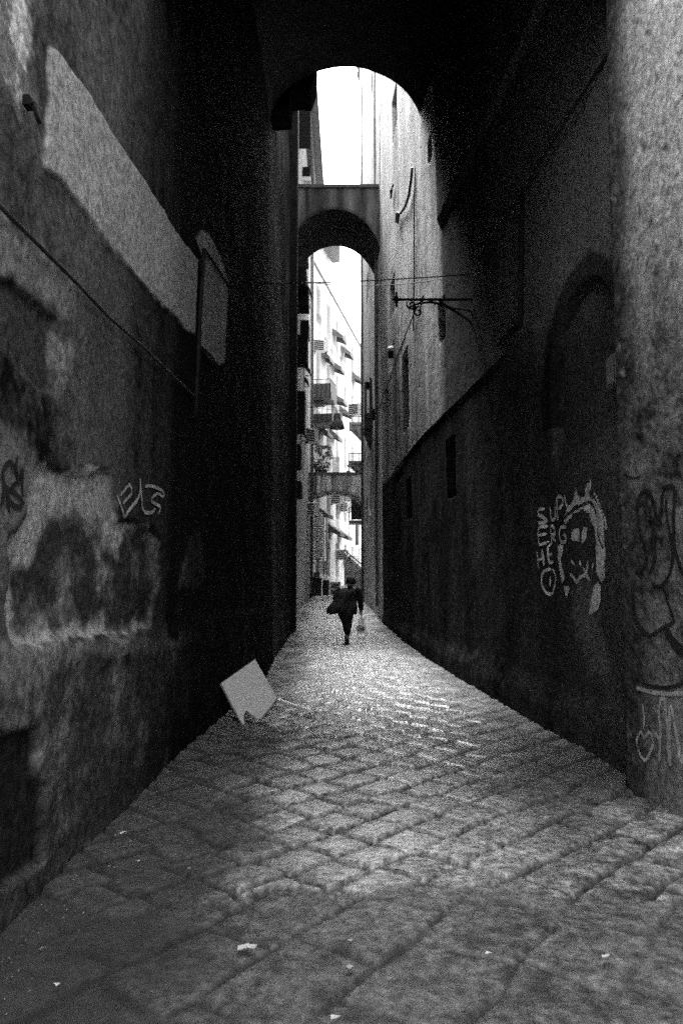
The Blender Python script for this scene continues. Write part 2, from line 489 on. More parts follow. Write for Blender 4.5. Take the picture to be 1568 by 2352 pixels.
def build_left():
    Ys = np.concatenate([[-2, -.5, 0.5], fineYs(1.9, 21.0, 1.0042)])
    zs = np.concatenate([np.arange(-0.15, 5.6, 0.0125), np.arange(5.6, 9.8, 0.03), np.arange(9.9, 14.1, 0.3)])
    Y, z = np.meshgrid(Ys, zs)
    d = left_disp(Y, z)
    z = np.where(Y < 5.4, np.minimum(z, 7.2), z)
    X = xl(Y, z) + d
    w = (fbm(Y * 6, z * 6, 4, 15) - 0.5) * 0.14
    nb = wallnoise(Y, z, 70)
    st = fbm(Y * 3.5, z * 0.5, 4, 71)
    fi = fbm(Y * 18, z * 18, 4, 72, .65)
    sp = fbm(Y * 4, z * 4, 5, 73, .6)
    t = 0.055 + 0.20 * (nb - 0.5) + 0.10 * (st - 0.5) + 0.10 * (fi - .5)
    def put(t, poly, val, soft=0.015, warp=0.5, var=0.1):
        m = sm(soft, -soft, sdf(poly, Y, z) + w * warp)
        return t * (1 - m) + m * val * (1 + var * (fi - .5) * 4)
    t = t + 0.27 * sm(0.07, -0.10, sdf(LTOP, Y, z) + .10 + w * 1.6) * (0.4 + 1.2 * (sp > .5))
    t = put(t, LBAND, 0.20, 0.06, 1.6, 0.12)
    t = put(t, PALE1, 0.33, 0.010, 0.22, 0.05)
    t = put(t, PALE2, 0.30, 0.010, 0.2, 0.05)
    t = put(t, LTAG, .15, .08, 1.5, .1)
    t = put(t, LDARK, 0.055, 0.02, 0.3, 0.3)
    t = put(t, LCOL, 0.22, 0.05, 1.2, 0.4)
    t = put(t, ERO, 0.36, 0.012, 0.45, 0.16)
    m = sm(0.06, -0.08, sdf(EROIN, Y, z) + w * 2.2)
    t = t * (1 - m) + m * (0.05 + 0.30 * np.clip((sp - .45) * 2.5, 0, 1) * fi * 1.6)
    t = put(t, ERO2, 0.25, 0.04, 1.0, 0.4)
    m = sm(0.05, -0.06, sdf(LEDG, Y, z) + w * 1.1)
    t = t * (1 - m) + m * (0.20 + 0.25 * (fi - .5) + .25 * (sp - .5))
    # rough render below the ledge
    zl = np.interp(Y, [2, 6.5, 12.5], [1.1, 1.0, .9])
    low = sm(0.05, -0.2, z - zl + w)
    t = t * (1 - low) + low * (0.05 + 0.42 * np.clip(sp - .48, 0, 1) * 2 * fi + 0.10 * (fi - .3))
    t = put(t, LBOT, 0.03, 0.02, 0.3, 0.2)
    # thin pale scars and drips further along
    sc = np.clip((fbm(Y * 5, z * 0.8, 5, 88, .6) - .60) * 5, 0, 1) * sm(9.5, 8, z) * sm(7, 8, Y)
    t = t + 0.16 * sc
    # deeper in, the shade of the passage is painted into the wall tone
    passage_shade = sm(4.6, 7.2, Y + (nb - .5) * 2.5) * sm(14.6, 13.8, Y)
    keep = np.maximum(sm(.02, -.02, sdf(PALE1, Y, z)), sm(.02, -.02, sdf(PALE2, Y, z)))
    t = t * (1 - .90 * passage_shade * (1 - keep)) * (1 - .3 * passage_shade * keep)
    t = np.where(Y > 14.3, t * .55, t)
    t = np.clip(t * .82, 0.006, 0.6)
    P = np.stack([X, Y, z], -1)
    return grid_mesh("wall", P, {"tone": t}, flip=True)

B1 = empty("old_building", (-1.6, 4, 0), "crumbling building with two pale plaster patches, a long wall cable and a rough base", "building")
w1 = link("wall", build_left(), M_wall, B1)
mb = MB(); mb.b2((-7, -1.9, -0.2), (-2.75, 5.5, 7.2)); mb.b2((-7, 5.5, -0.2), (-2.75, 20.7, 14)); mb.b2((-2.9, 5.5, 13.9), (-1.2, 20.8, 14.2)); 
mb.b2((-2.9, 20.7, -.2), (-1.35, 20.95, 14))
mb.build("rear_block", M_mass, B1)
mb = MB(); mb.b2((-1.6, 20.2, -.2), (-1.16, 20.68, 14)); mb.build("dark_pier_stand_in", M_vault, B1)  # added dark pier, stands in for a stack of black shutters and silhouettes


def surf_pt(side, Y, z, off):
    if side == 'L':
        return Vector((float(xl(Y, z)) + float(left_disp(np.array(Y), np.array(z))) + off, Y, z))
    if side == 'R':
        return Vector((float(xr(Y, z)) - float(right_disp(np.array(Y), np.array(z))) - off, Y, z))
    return Vector((float(xrn(Y, z)) - float(near_disp(np.array(Y), np.array(z))) - off, Y, z))

def stroke(mb, side, pts, width, off=0.006):
    """painted stroke following the wall; pts in layout points, width in metres"""
    fn = {'L': L, 'R': R, 'N': N}[side]
    q = [Vector(fn(x, y)) for x, y in pts]
    # resample with Catmull-Rom
    out = []
    for i in range(len(q) - 1):
        p0 = q[max(i - 1, 0)]; p1 = q[i]; p2 = q[i + 1]; p3 = q[min(i + 2, len(q) - 1)]
        n = max(2, int((p2 - p1).length / 0.035))
        for k in range(n):
            t = k / n
            out.append(0.5 * ((2 * p1) + (p2 - p0) * t + (2 * p0 - 5 * p1 + 4 * p2 - p3) * t * t + (3 * p1 - p0 - 3 * p2 + p3) * t ** 3))
    out.append(q[-1])
    vs = []; fs = []
    for i, p in enumerate(out):
        t = (out[min(i + 1, len(out) - 1)] - out[max(i - 1, 0)])
        if t.length < 1e-6: t = Vector((1, 0))
        t.normalize(); nrm = Vector((-t.y, t.x))
        e = 0.35 if i in (0, len(out) - 1) else 0.85 + 0.3 * random.random()
        for k in (-1, -.35, .35, 1):
            r = p + nrm * (width / 2 * k * e)
            vs.append(surf_pt(side, r.x, r.y, off))
    for i in range(len(out) - 1):
        for k in range(3):
            a = i * 4 + k
            fs.append((a, a + 1, a + 5, a + 4))
    mb.add(vs, fs, True)

def blob(mb, side, pts, off=0.004):
    """filled painted shape on the wall, triangulated and refined so it follows the relief"""
    fn = {'L': L, 'R': R, 'N': N}[side]
    q = [fn(x, y) for x, y in pts]
    ys = [p[0] for p in q]; zs = [p[1] for p in q]
    nx = 46; nz_ = 46
    gy = np.linspace(min(ys) - .03, max(ys) + .03, nx); gz_ = np.linspace(min(zs) - .03, max(zs) + .03, nz_)
    A, B = np.meshgrid(gy, gz_)
    s = sdf(q, A, B) + (fbm(A * 12, B * 12, 3, 9) - .5) * 0.03
    keep = s < 0.0
    vs = []; idx = {}
    for j in range(nz_):
        for i in range(nx):
            if s[j, i] < 0.02:
                idx[(j, i)] = len(vs); vs.append(surf_pt(side, float(A[j, i]), float(B[j, i]), off))
    fs = []
    for j in range(nz_ - 1):
        for i in range(nx - 1):
            k = [(j, i), (j, i + 1), (j + 1, i + 1), (j + 1, i)]
            if all(c in idx for c in k) and sum(keep[c] for c in k) >= 2: fs.append(tuple(idx[c] for c in k))
    mb.add(vs, fs, True)

# ---- graffiti on the left wall
mb = MB()
stroke(mb, 'L', c6((60,300),(30,310),(5,360),(20,440),(80,480),(130,540),(90,560),(45,520),(25,440),(0,560)), 0.028)
stroke(mb, 'L', c6((90,265),(80,330),(105,420),(120,330)), 0.028)
stroke(mb, 'L', c6((120,330),(125,420),(128,500)), 0.025)
stroke(mb, 'L', c6((35,300),(70,330),(95,400),(40,470)), 0.026)
stroke(mb, 'L', c6((30,470),(45,590)), 0.03)
stroke(mb, 'L', c6((0,380),(15,460),(0,540)), 0.028)
mb.build("graffiti", M_gblack, B1)['label'] = "black looping spray tag"
mb = MB()
stroke(mb, 'L', c6((668,490),(700,590),(712,610),(790,490),(795,390),(800,480),(812,580),(860,590),(885,570)), 0.028)
stroke(mb, 'L', c6((690,490),(740,430),(750,480),(700,540)), 0.024)
stroke(mb, 'L', c6((820,440),(870,440),(930,470),(930,500),(900,480),(860,520),(915,560),(900,600)), 0.024)
mb.build("graffiti", M_ggrey, B1)['label'] = "faint grey spray tag"
mb = MB()
mb.tube([surf_pt('L', *L(x, y), 0.03) for x, y in c5((-60,1170),(0,1232),(180,1405),(340,1560),(460,1680),(600,1815),(800,1995),(1000,2190),(1110,2285))], 0.011)
tag(mb.build("wall_cable", M_cable), "black cable stretched level along the crumbling wall just under the pale plaster patches", "cable")
mb = MB()
mb.tube([surf_pt('L', *L(x, y), 0.03) for x, y in c5((1146,1430),(1140,1650),(1130,1900),(1118,2150),(1110,2290),(1105,2400))], 0.022)
tag(mb.build("drain_pipe", M_iron), "thin dark downpipe between the two pale plaster patches", "pipe")
mb = MB()
mb.tube([surf_pt('L', *L(x, y), 0.02) for x, y in c5((1146,1430),(1180,1470),(1240,1560),(1300,1650))], 0.013)
tag(mb.build("conduit", M_iron), "thin dark conduit slanting across the top of the narrow plaster patch", "conduit")
mb = MB()
mb.tube([surf_pt('L', *L(x, y), 0.02) for x, y in c5((1140,1985),(1190,2040),(1250,2110))], 0.010)
tag(mb.build("conduit", M_iron), "short dark conduit along the bottom of the narrow plaster patch", "conduit")
mb = MB()
hk = surf_pt('L', *L(46, 236), 0.02)
mb.tube([hk, hk + Vector((.04, .0, .0)), hk + Vector((.05, 0, -.05)), hk + Vector((.06, 0.02, -.09))], 0.009)
mb.box(hk + Vector((.012, 0, 0)), (.03, .06, .045))
tag(mb.build("iron_hook", M_iron), "small rusty iron hook stuck in plaster beside the long pale patch", "hook")

# ---- right wall
RWIN = []   # (Y0, Y1, z0, z1)
def rwin(px0, py0, px1, py1, wY=None):
    a = R(px0, (py0 + py1) / 2)[0]; b = R(px1, (py0 + py1) / 2)[0]
    Y0, Y1 = min(a, b), max(a, b)
    ym = (Y0 + Y1) / 2
    d0 = ray((px0 + px1) / 2, py0); d1 = ray((px0 + px1) / 2, py1)
    z1 = EYE + d0.z * ym / d0.y; z0 = EYE + d1.z * ym / d1.y
    if wY: Y0, Y1 = ym - wY / 2, ym + wY / 2
    RWIN.append((Y0, Y1, z0, z1))
rwin(901, 213, 911, 302)
rwin(896, 645, 906, 725)
rwin(1008, 694, 1022, 778)
rwin(984, 320, 991, 366)
rwin(926, 810, 938, 985)
rwin(905, 1066, 932, 1102)
rwin(1035, 1010, 1052, 1140)
rwin(941, 1100, 950, 1190)
MOULD_Z = R(1240, 745)[1]
STEPY = 12.9
def right_disp(Y, z):
    w = (fbm(Y * 5, z * 5, 4, 115) - 0.5) * 0.14
    d = 0.04 * (fbm(Y * 1.1, z * 1.1, 5, 105) - 0.5) + 0.010 * (fbm(Y * 9, z * 9, 4, 125, .6) - .5)
    d = d + 0.05 * sm(0.03, -0.03, z - MOULD_Z + w * .1) * sm(8.0, 8.2, Y) * sm(18.6, 18.4, Y)
    d = d + 0.05 * sm(0.05, 0.0, np.abs(z - MOULD_Z)) * sm(8.0, 8.2, Y) * sm(18.6, 18.4, Y)
    zs = R(1035, 465)[1]
    d = d + 0.07 * sm(STEPY + .06, STEPY - .06, Y + w * .5) * sm(zs - .05, zs + .05, z + w)
    for a, b, c, e in RWIN:
        m = sm(a - .03, a + .03, Y) * sm(b + .03, b - .03, Y) * sm(c - .03, c + .03, z) * sm(e + .03, e - .03, z)
        d = d - 0.22 * m
    # blind arch near the corner
    Yc, zc, ra = NICHE
    rr = np.where(z > zc, np.hypot(Y - Yc, z - zc), np.abs(Y - Yc))
    d = d - 0.10 * sm(0.03, -0.03, rr - ra + w * .3) * sm(2.35, 2.9, z)
    # small square hole in the niche reveal
    h0, h1 = HOLE[0], HOLE[1]
    d = d - 0.12 * sm(0.012, -0.012, np.maximum(np.abs(Y - h0) - .10, np.abs(z - h1) - .13))
    # thick rough foot
    d = d + 0.05 * sm(0.5, 0.2, z + w * 2)
    return d
n0 = R(1342, 655); n1 = R(1418, 790); n2 = R(1262, 790)
NICHE = ((n1[0] + n2[0]) / 2, n1[1] - 0.05, abs(n2[0] - n1[0]) / 2)
HOLE = R(1406, 800)

def build_right(y0, y1, top, dz, name, lo=0):
    Ys = fineYs(y0, y1, 1.0042)
    zs = np.concatenate([np.arange(-0.15, 5.4, .018), np.arange(5.4, top + dz, dz)])
    Y, z = np.meshgrid(Ys, zs)
    d = right_disp(Y, z)
    X = xr(Y, z) - d
    w = (fbm(Y * 6, z * 6, 4, 115) - 0.5) * 0.14
    nb = wallnoise(Y, z, 170)
    st = fbm(Y * 2.6, z * 0.30, 5, 171, .6)
    fi = fbm(Y * 18, z * 18, 4, 172, .65)
    sp = fbm(Y * 4, z * 4, 5, 173, .6)
    t = 0.19 + .26 * sm(4, 9.5, z + (nb - .5) * 3) + 0.14 * (nb - .5) + 0.42 * (st - .5) + 0.08 * (fi - .5)  # paler plaster upwards, with open-sky brightness painted in
    # lower wall is darker render, with the passage shade painted in as well
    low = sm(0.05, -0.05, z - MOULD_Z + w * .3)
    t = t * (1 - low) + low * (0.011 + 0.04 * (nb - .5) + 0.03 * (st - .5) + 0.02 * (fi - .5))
    near = sm(13.0, 12.7, Y)  # shade under the vault painted into tone, lighter towards the open mouth
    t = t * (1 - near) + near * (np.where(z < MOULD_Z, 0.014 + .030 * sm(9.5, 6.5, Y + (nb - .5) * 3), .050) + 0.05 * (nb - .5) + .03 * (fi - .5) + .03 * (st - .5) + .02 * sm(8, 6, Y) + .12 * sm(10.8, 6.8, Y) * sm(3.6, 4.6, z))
    # ring of dark stone round the blind arch, pale inner edge
    Yc, zc, ra = NICHE
    rr = np.where(z > zc, np.hypot(Y - Yc, z - zc), np.abs(Y - Yc) + 9 * (z < zc - .3))
    ring = sm(0.02, -.02, np.abs(rr - ra - .10 + w * .6) - .13)
    t = t * (1 - .65 * ring)
    rim = sm(0.008, -.008, np.abs(np.where(z > 1.6, np.hypot(np.maximum(0, 1) * (Y - Yc), np.maximum(z - zc, 0)), 9) - ra + .05 + w * .3) - .012) * sm(Yc + .1, Yc - .3, Y)
    t = t + 0.09 * rim * (fi > .45)
    # cracks with dark drips
    ck = sm(.012, .0, np.abs(fbm(Y * .9, z * .35, 4, 190) - .5)) * sm(5, 6, z)
    t = t * (1 - .55 * ck)
    # peeling patch under the painted face
    f0 = R(1345, 1440)
    pe = sm(.55, .1, np.hypot((Y - f0[0]) / .9, (z - f0[1]) / .9) + (sp - .5) * 1.3)
    t = t + 0.06 * pe
    for a, b, c, e in RWIN:
        m = sm(a - .0, a + .03, Y) * sm(b + .0, b - .03, Y) * sm(c, c + .03, z) * sm(e, e - .03, z)
        t = t * (1 - m) + 0.05 * m
    # rain streaks under sills
        u = sm(a - .1, a + .1, Y) * sm(b + .1, b - .1, Y) * sm(c + .05, c, z) * sm(c - 2.2, c - .1, z)
        t = t * (1 - .35 * u * st * 2)
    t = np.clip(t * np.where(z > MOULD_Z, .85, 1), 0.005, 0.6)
    return grid_mesh(name, np.stack([X, Y, z], -1), {"tone": t})

B2 = empty("old_building", (1.9, 14, 0), "streaked building with a dark lower wall, level moulding, blind arch and painted screaming mouth", "building")
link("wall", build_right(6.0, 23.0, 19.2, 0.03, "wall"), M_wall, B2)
mb = MB(); mb.b2((2.75, 6.02, -.2), (8, 22.95, 19.2)); mb.b2((1.45, 13, 19.15), (2.9, 22.9, 19.4))
mb.build("rear_block", M_mass, B2)
for a, b, c, e in RWIN:
    ym = (a + b) / 2
    x = float(xr(ym, (c + e) / 2)) + .17
    mb = MB()
    mb.box((x, ym, (c + e) / 2), (.03, (b - a) - .03, (e - c) - .03))
    wn = mb.build("window", M_glass, B2)
    mb = MB()
    for k in (-1, 0, 1):
        mb.box((x - .03, ym + k * ((b - a) / 2 - .03), (c + e) / 2), (.035, .05, e - c - .02))
    for k in (-1, 0.2, 1):
        mb.box((x - .032, ym, (c + e) / 2 + k * ((e - c) / 2 - .03)), (.03, b - a - .02, .05))
    fr = mb.build("frame", M_dark); fr.parent = wn

# the building beyond the bridge on the right
def coarse_wall(fn, y0, y1, top, dY, dz, s, base, amp, stre, sgn, wins=(), dispamp=.03, z0=-.3, bottom=None):
    Ys = np.arange(y0, y1 + dY * .5, dY); Ys[-1] = y1
    zs = np.arange(z0, top + dz * .5, dz)
    Y, z = np.meshgrid(Ys, zs)
    nb = wallnoise(Y, z, s); st = fbm(Y * 1.8, z * .22, 5, s + 1, .6); fi = fbm(Y * 8, z * 8, 3, s + 2)
    d = dispamp * (fbm(Y * .8, z * .8, 4, s + 3) - .5) * 2
    t = base + amp * (nb - .5) + stre * (st - .5) + .05 * (fi - .5)
    if bottom:
        t = t * (1 - bottom * sm(3.2, 1.2, z + (nb - .5) * 2))
    for a, b, c, e in wins:
        m = sm(a - dY, a + .01, Y) * sm(b + dY, b - .01, Y) * sm(c - dz, c + .01, z) * sm(e + dz, e - .01, z)
        d = d - .22 * m; t = t * (1 - m) + .05 * m
        u = sm(a - .1, a + .1, Y) * sm(b + .1, b - .1, Y) * sm(c + .05, c, z) * sm(c - 1.8, c - .1, z)
        t = t * (1 - .35 * u * st * 2)
    X = fn(Y, z) + sgn * d
    return grid_mesh("wall", np.stack([X, Y, z], -1), {"tone": np.clip(t, .012, .75)}, flip=sgn > 0)

B3 = empty("tenement_building", (1.3, 30, .4), "tall pale tenement with a toothed cornice rising above the arched bridge", "building")
win3 = []
def w3(px, py0, py1, half=.4):
    Y = R(px, (py0 + py1) / 2)[0]
    d0 = ray(px, py0); d1 = ray(px, py1)
    win3.append((Y - half, Y + half, EYE + d1.z * Y / d1.y, EYE + d0.z * Y / d0.y))
w3(853, 180, 222); w3(877, 284, 315, .3); w3(863, 772, 864, .5); w3(848, 590, 660); w3(851, 1110, 1170); w3(843, 640, 690); w3(842, 1150, 1200)
link("wall", coarse_wall(xr, 23.0, 38.2, 26.5, .09, .09, 200, .34, .2, .3, -1, win3), M_wallfar, B3)
mb = MB(); mb.b2((1.75, 23.02, -.3), (8, 38.1, 26.5)); mb.b2((1.0, 37.9, -.3), (1.9, 38.18, 26.4)); mb.b2((1.27, 23.02, 17.3), (1.9, 23.2, 26.4))
mb.build("rear_block", M_mass, B3)
mb = MB()
for k in range(22):
    y = 23.3 + k * .68
    mb.box((float(xr(y, 0)) - .02, y, 26.3), (.36, .18, .22))
mb.b2((.82, 23.1, 26.42), (1.9, 38.2, 26.6))
mb.build("cornice", M_grey, B3)
for a, b, c, e in win3:
    ym = (a + b) / 2
    mb = MB(); mb.box((float(xr(ym, 0)) + .17, ym, (c + e) / 2), (.03, b - a - .05, e - c - .05))
    mb.build("shutter", M_dark, B3)
# flat projecting strips (pilaster and downpipe)
mb = MB()
for y in (24.6, 33.5):
    x = float(xr(y, 0)); mb.tube([(x - .07, y, .6), (x - .07, y, 26)], .05, 8)
mb.build("downpipe", M_grey, B3)

# near building on the right, in open light
def near_disp(Y, z):
    w = (fbm(Y * 6, z * 6, 4, 215) - 0.5) * 0.12
    d = 0.03 * (fbm(Y * 1.4, z * 1.4, 5, 205) - .5) + 0.014 * (fbm(Y * 10, z * 10, 4, 225, .6) - .5)
    d = d - .02 * sm(.03, -.03, sdf(NSTONE, Y, z) + w)
    # rounded outer corner
    d = d - .06 * sm(5.82, 5.95, Y)
    return d
NSTONE = P2(N, c7((950, 1000), (1130, 1010), (1190, 1220), (1040, 1310), (950, 1200)))
NPALE = P2(N, c7((950, 1640), (1500, 1640), (1500, 2500), (930, 2500)))
def build_near():
    Ys = np.concatenate([[-2, -.5, 0.5], fineYs(1.7, 5.95, 1.0045)])
    zs = np.concatenate([np.arange(-.15, 6.6, .014), np.arange(6.7, 7.3, .2)])
    Y, z = np.meshgrid(Ys, zs)
    d = near_disp(Y, z)
    w = (fbm(Y * 6, z * 6, 4, 215) - 0.5) * 0.14
    nb = wallnoise(Y, z, 270); st = fbm(Y * 4, z * .4, 5, 271); fi = fbm(Y * 20, z * 20, 4, 272, .68); sp = fbm(Y * 4, z * 4, 5, 273, .6)
    t = .27 + .26 * (nb - .5) + .16 * (st - .5) + .22 * (fi - .5)
    pits = np.clip((fbm(Y * 14, z * 14, 3, 275) - .70) * 10, 0, 1)
    t = t * (1 - .6 * pits)
    # darker, rougher below about 3.4 m
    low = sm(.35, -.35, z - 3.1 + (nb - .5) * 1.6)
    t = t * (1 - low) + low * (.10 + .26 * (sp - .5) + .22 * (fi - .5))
    m = sm(.03, -.03, sdf(NPALE, Y, z) + w); t = t * (1 - m) + m * (.16 + .12 * (fi - .5) + .16 * (st - .5))
    m = sm(.03, -.03, sdf(NSTONE, Y, z) + w); t = t * (1 - m) + m * (.17 + .20 * (fi - .5))
    # exposed dark arris with white chips
    ar = sm(5.40, 5.72, Y + w * .9 + (nb - .5) * .5) ; t = t * (1 - ar) + ar * (.035 + .14 * np.clip(sp - .5, 0, 1) + .10 * (fi - .4))
    ch = sm(.60, .66, fbm(Y * 9, z * 9, 4, 280)) * sm(.5, .6, fbm(Y * 0, z * 1.3, 2, 281)) * sm(.10, .03, np.abs(Y - 5.78)) * .6
    t = t + .3 * ch
    t = np.clip(t * (.9 + .45 * sm(3.0, 5.0, z)) * (1 + .3 * sm(5.5, 4.8, Y)), .012, .6)  # open-sky light painted in: brighter upwards and away from the passage
    X = xrn(Y, z) - d
    # return face of the pilaster into the passage
    Ye = np.full((len(zs), 6), 5.95) + np.linspace(.0, .06, 6)[None, :]
    Xe = X[:, -1:] + np.linspace(.03, .30, 6)[None, :]
    X = np.concatenate([X, Xe], 1); Y2 = np.concatenate([Y, Ye], 1); z2 = np.concatenate([z, np.repeat(zs[:, None], 6, 1)], 1)
    t2 = np.concatenate([t, np.full((len(zs), 6), .015) + .05 * (fbm(Ye * 9, np.repeat(zs[:, None], 6, 1) * 7, 4, 290) - .4)], 1)
    return grid_mesh("wall", np.stack([X, Y2, z2], -1), {"tone": np.clip(t2, .015, .6)})
B4 = empty("corner_building", (2.3, 4, 0), "pitted grey plaster corner pier carrying the big black spray painted M", "building")
link("wall", build_near(), M_wall, B4)
mb = MB(); mb.b2((3.6, -1.9, -.2), (9, 5.9, 7.2)); mb.build("rear_block", M_mass, B4)
B9 = empty('added_rear_building', (0, -18, 0), 'plain unseen building added behind the viewpoint to limit the light', 'building')
mb = MB(); mb.b2((-12, -24, -.2), (14, -18, 9)); mb.build('wall', M_mass, B9)  # unseen block, added so that less sky light comes in from the rear
mb = MB(); mb.b2((-12.3, -24.3, 9.004), (14.3, -17.7, 9.3)); mb.build('roof', M_tile, B9)

# graffiti on the near right wall
mb = MB()
stroke(mb, 'N', c7((948,905),(990,870),(1022,820),(985,650),(958,520),(965,410),(1010,352),(1052,390),(1080,480),(1102,590),(1118,460),(1130,345),(1160,330),(1200,332),(1212,420),(1205,560),(1212,720),(1240,830),(1300,960)), .034)
stroke(mb, 'N', c7((1045,905),(1070,850),(1078,740),(1062,620),(1045,500)), .03)
stroke(mb, 'N', c7((1150,400),(1165,560),(1200,740),(1190,870),(1150,960),(1110,995),(1060,960)), .03)
stroke(mb, 'N', c7((940,990),(945,1120),(965,1220),(1040,1310),(1120,1265),(1190,1230),(1200,1190),(1160,1090),(1135,1000)), .03)
stroke(mb, 'N', c7((1150,1262),(1190,1330),(1240,1400),(1300,1440)), .07)
stroke(mb, 'N', c7((1000,1630),(1080,1650),(1160,1660),(1240,1640),(1330,1600)), .025)
stroke(mb, 'N', c7((872,230),(905,262),(945,272),(985,255)), .012)
mb.build("graffiti", M_gblack, B4)['label'] = "large black spray painted letter M"
mb = MB()
stroke(mb, 'N', c7((1015,2000),(990,1950),(965,2000),(975,2070),(1015,2140),(1055,2080),(1068,2000),(1045,1950),(1015,2000)), .022)
stroke(mb, 'N', c7((1000,1760),(1012,1850),(1010,1930)), .022)
stroke(mb, 'N', c7((1110,2150),(1120,1950),(1110,1780),(1140,1730),(1165,1900),(1185,2180)), .03)
stroke(mb, 'N', c7((1195,2180),(1180,1960),(1190,1780),(1225,1960),(1266,2150),(1290,1900),(1340,1750)), .03)
stroke(mb, 'N', c7((960,1660),(1080,1690),(1200,1700),(1340,1690)), .03)
stroke(mb, 'N', c7((1070,1940),(1110,2000),(1120,2060)), .02)
mb.build("graffiti", M_ggrey, B4)['label'] = "pale scrawled heart and letters near the ground"

# graffiti on the right wall inside the passage
mb = MB()
face = c7((470,545),(500,470),(545,410),(560,305),(568,400),(622,395),(620,325),(640,325),(663,280),(655,330),(645,390),(690,420),(715,470),(735,560),(740,700),(748,780),(742,950),(715,960),(690,900),(690,700),(680,600),(655,550),(640,500),(600,475),(540,510),(505,560),(490,580))
blob(mb, 'R', face)
blob(mb, 'R', c7((530,615),(575,598),(583,700),(560,690),(528,680)))
blob(mb, 'R', c7((600,595),(628,600),(622,660),(598,705),(592,690)))
blob(mb, 'R', c7((440,720),(475,715),(470,780),(455,800),(480,900),(485,940),(465,975),(455,900),(440,800)))
blob(mb, 'R', c7((475,985),(510,985),(520,1010),(500,1060),(490,1040)))
blob(mb, 'R', c7((650,1090),(670,990),(700,960),(720,990),(712,1080),(700,1130),(680,1160),(640,1170)))
S = lambda w, *p: stroke(mb, 'R', c7(*p), w)
S(.035, (530,815),(550,850)); S(.035, (585,815),(592,855)); S(.035, (520,900),(548,935),(565,962),(590,925),(620,905),(634,820))
S(.03, (605,860),(620,905),(650,950)); S(.03, (660,870),(670,830))
# lettering SUP ER HE O
S(.035, (368,475),(345,480),(340,510),(362,530),(375,555),(352,568),(340,560))
S(.035, (388,465),(395,540),(420,535),(418,440))
S(.035, (436,555),(434,405),(465,400),(472,440),(440,480))
S(.035, (480,380),(500,480),(490,510))
S(.035, (380,590),(345,600),(342,660),(350,712),(385,690)); S(.03, (346,650),(378,640))
S(.035, (400,700),(392,590),(415,600),(420,640),(398,650),(424,690))
S(.035, (330,760),(345,870)); S(.035, (362,745),(370,850)); S(.03, (335,815),(368,800))
S(.035, (405,705),(382,730),(388,830),(412,820)); S(.03, (385,780),(408,770))
S(.03, (398,872),(370,890),(362,960),(380,1030),(405,1030),(425,940),(415,890),(402,874)); S(.022, (392,920),(392,990))
S(.035, (495,600),(460,595),(448,640),(460,690),(490,690),(492,650),(475,650))
S(.02, (700,640),(720,690),(705,640),(738,730))
for k in range(11):
    t = k / 10.
    x = 682 + 70 * math.sin(t * 1.45); y = 375 + 225 * t
    S(.018, (x - 7, y - 5), (x + 8, y + 1), (x - 3, y + 9))
g = mb.build("graffiti", M_gwhite, B2); g['label'] = "white painted screaming mouth with lettering SUPER HERO beside it"
mb = MB()
stroke(mb, 'R', c7((455,565),(520,500),(590,455),(650,430),(680,470),(690,520)), .03, .009)
stroke(mb, 'R', c7((535,470),(575,450)), .02, .009)
stroke(mb, 'R', c7((696,600),(712,680),(738,735)), .022, .009)
mb.build("graffiti", M_gblack, B2)['label'] = "black outline of the painted mouth"
# meter box and pale stub in the niche
mb = MB()
p = surf_pt('R', *R(1402, 852), .03)
mb.box(p + Vector((-.02, 0, 0)), (.10, .20, .26)); mb.box(p + Vector((-.08, 0, 0)), (.012, .17, .22))
tag(mb.build("meter_box", M_grey, bevel=.006), "small grey metal box fixed beside the blind arch next to the corner pier", "box")
# crooked black conduit with drooping end, high on the wall
def walltube(pts, r, m, name, label, cat, off=.04, f=R, side='R', n=6):
    q = [surf_pt(side, *f(x, y), off) for x, y in pts]
    mb = MB(); mb.tube(q, r, n)
    return tag(mb.build(name, m), label, cat)
walltube([(1205, 430), (1206, 560), (1204, 700), (1204, 735), (1190, 752), (1150, 790)], .03, M_iron, "drain_pipe", "dark downpipe ending in a bend above the level moulding", "pipe")
walltube([(952, 385), (950, 415), (944, 450), (936, 475), (926, 490), (918, 488), (916, 510), (919, 512), (922, 490)], .028, M_cable, "loose_cable", "drooping black cable loop high on the pale streaked wall", "cable", .06)
walltube([(909, 425), (900, 440), (902, 455), (906, 436)], .022, M_cable, "loose_cable", "short curled cable end just beside the larger drooping loop", "cable", .06)
walltube([(955, 385), (955, 480), (954, 620), (953, 760)], .015, M_cable, "wall_cable", "straight thin cable dropping vertically down the pale streaked wall", "cable", .03)
walltube([(1462, -20), (1409, 60)], .001, M_cable, "wall_cable", "tmp", "cable") if False else None

# ------------------------------------------------------------------ vaulted passage
def arch_profile(xa, xb, zs, rise, n=28, p=1.0):
    out = []
    for k in range(n + 1):
        a = math.pi * (1 - k / n)
        out.append(((xa + xb) / 2 + (xb - xa) / 2 * math.cos(a), zs + rise * math.sin(a) ** p))
    return out
VA = empty("vaulted_passage", (0, 10, 9), "high dark barrel vault joining both buildings over the lane", "archway")
SPZ = at(974, 304, 14.3).z
APZ = at(790, 153, 14.3).z
def vault():
    Ys = np.linspace(5.6, 14.3, 60); n = 40
    P = np.zeros((len(Ys), n + 1, 3))
    for i, Yv in enumerate(Ys):
        xa = float(xl(Yv, SPZ)) - .04; xb = float(xr(max(Yv, 6.0), SPZ)) + .04
        pr = arch_profile(xa, xb, SPZ, APZ - SPZ, n)
        for k, (x, z) in enumerate(pr):
            P[i, k] = (x, Yv, z + .03 * (float(vn(x * 3, Yv * 3)) - .5))
    return grid_mesh("soffit", P, {})
link("soffit", vault(), M_vault, VA)
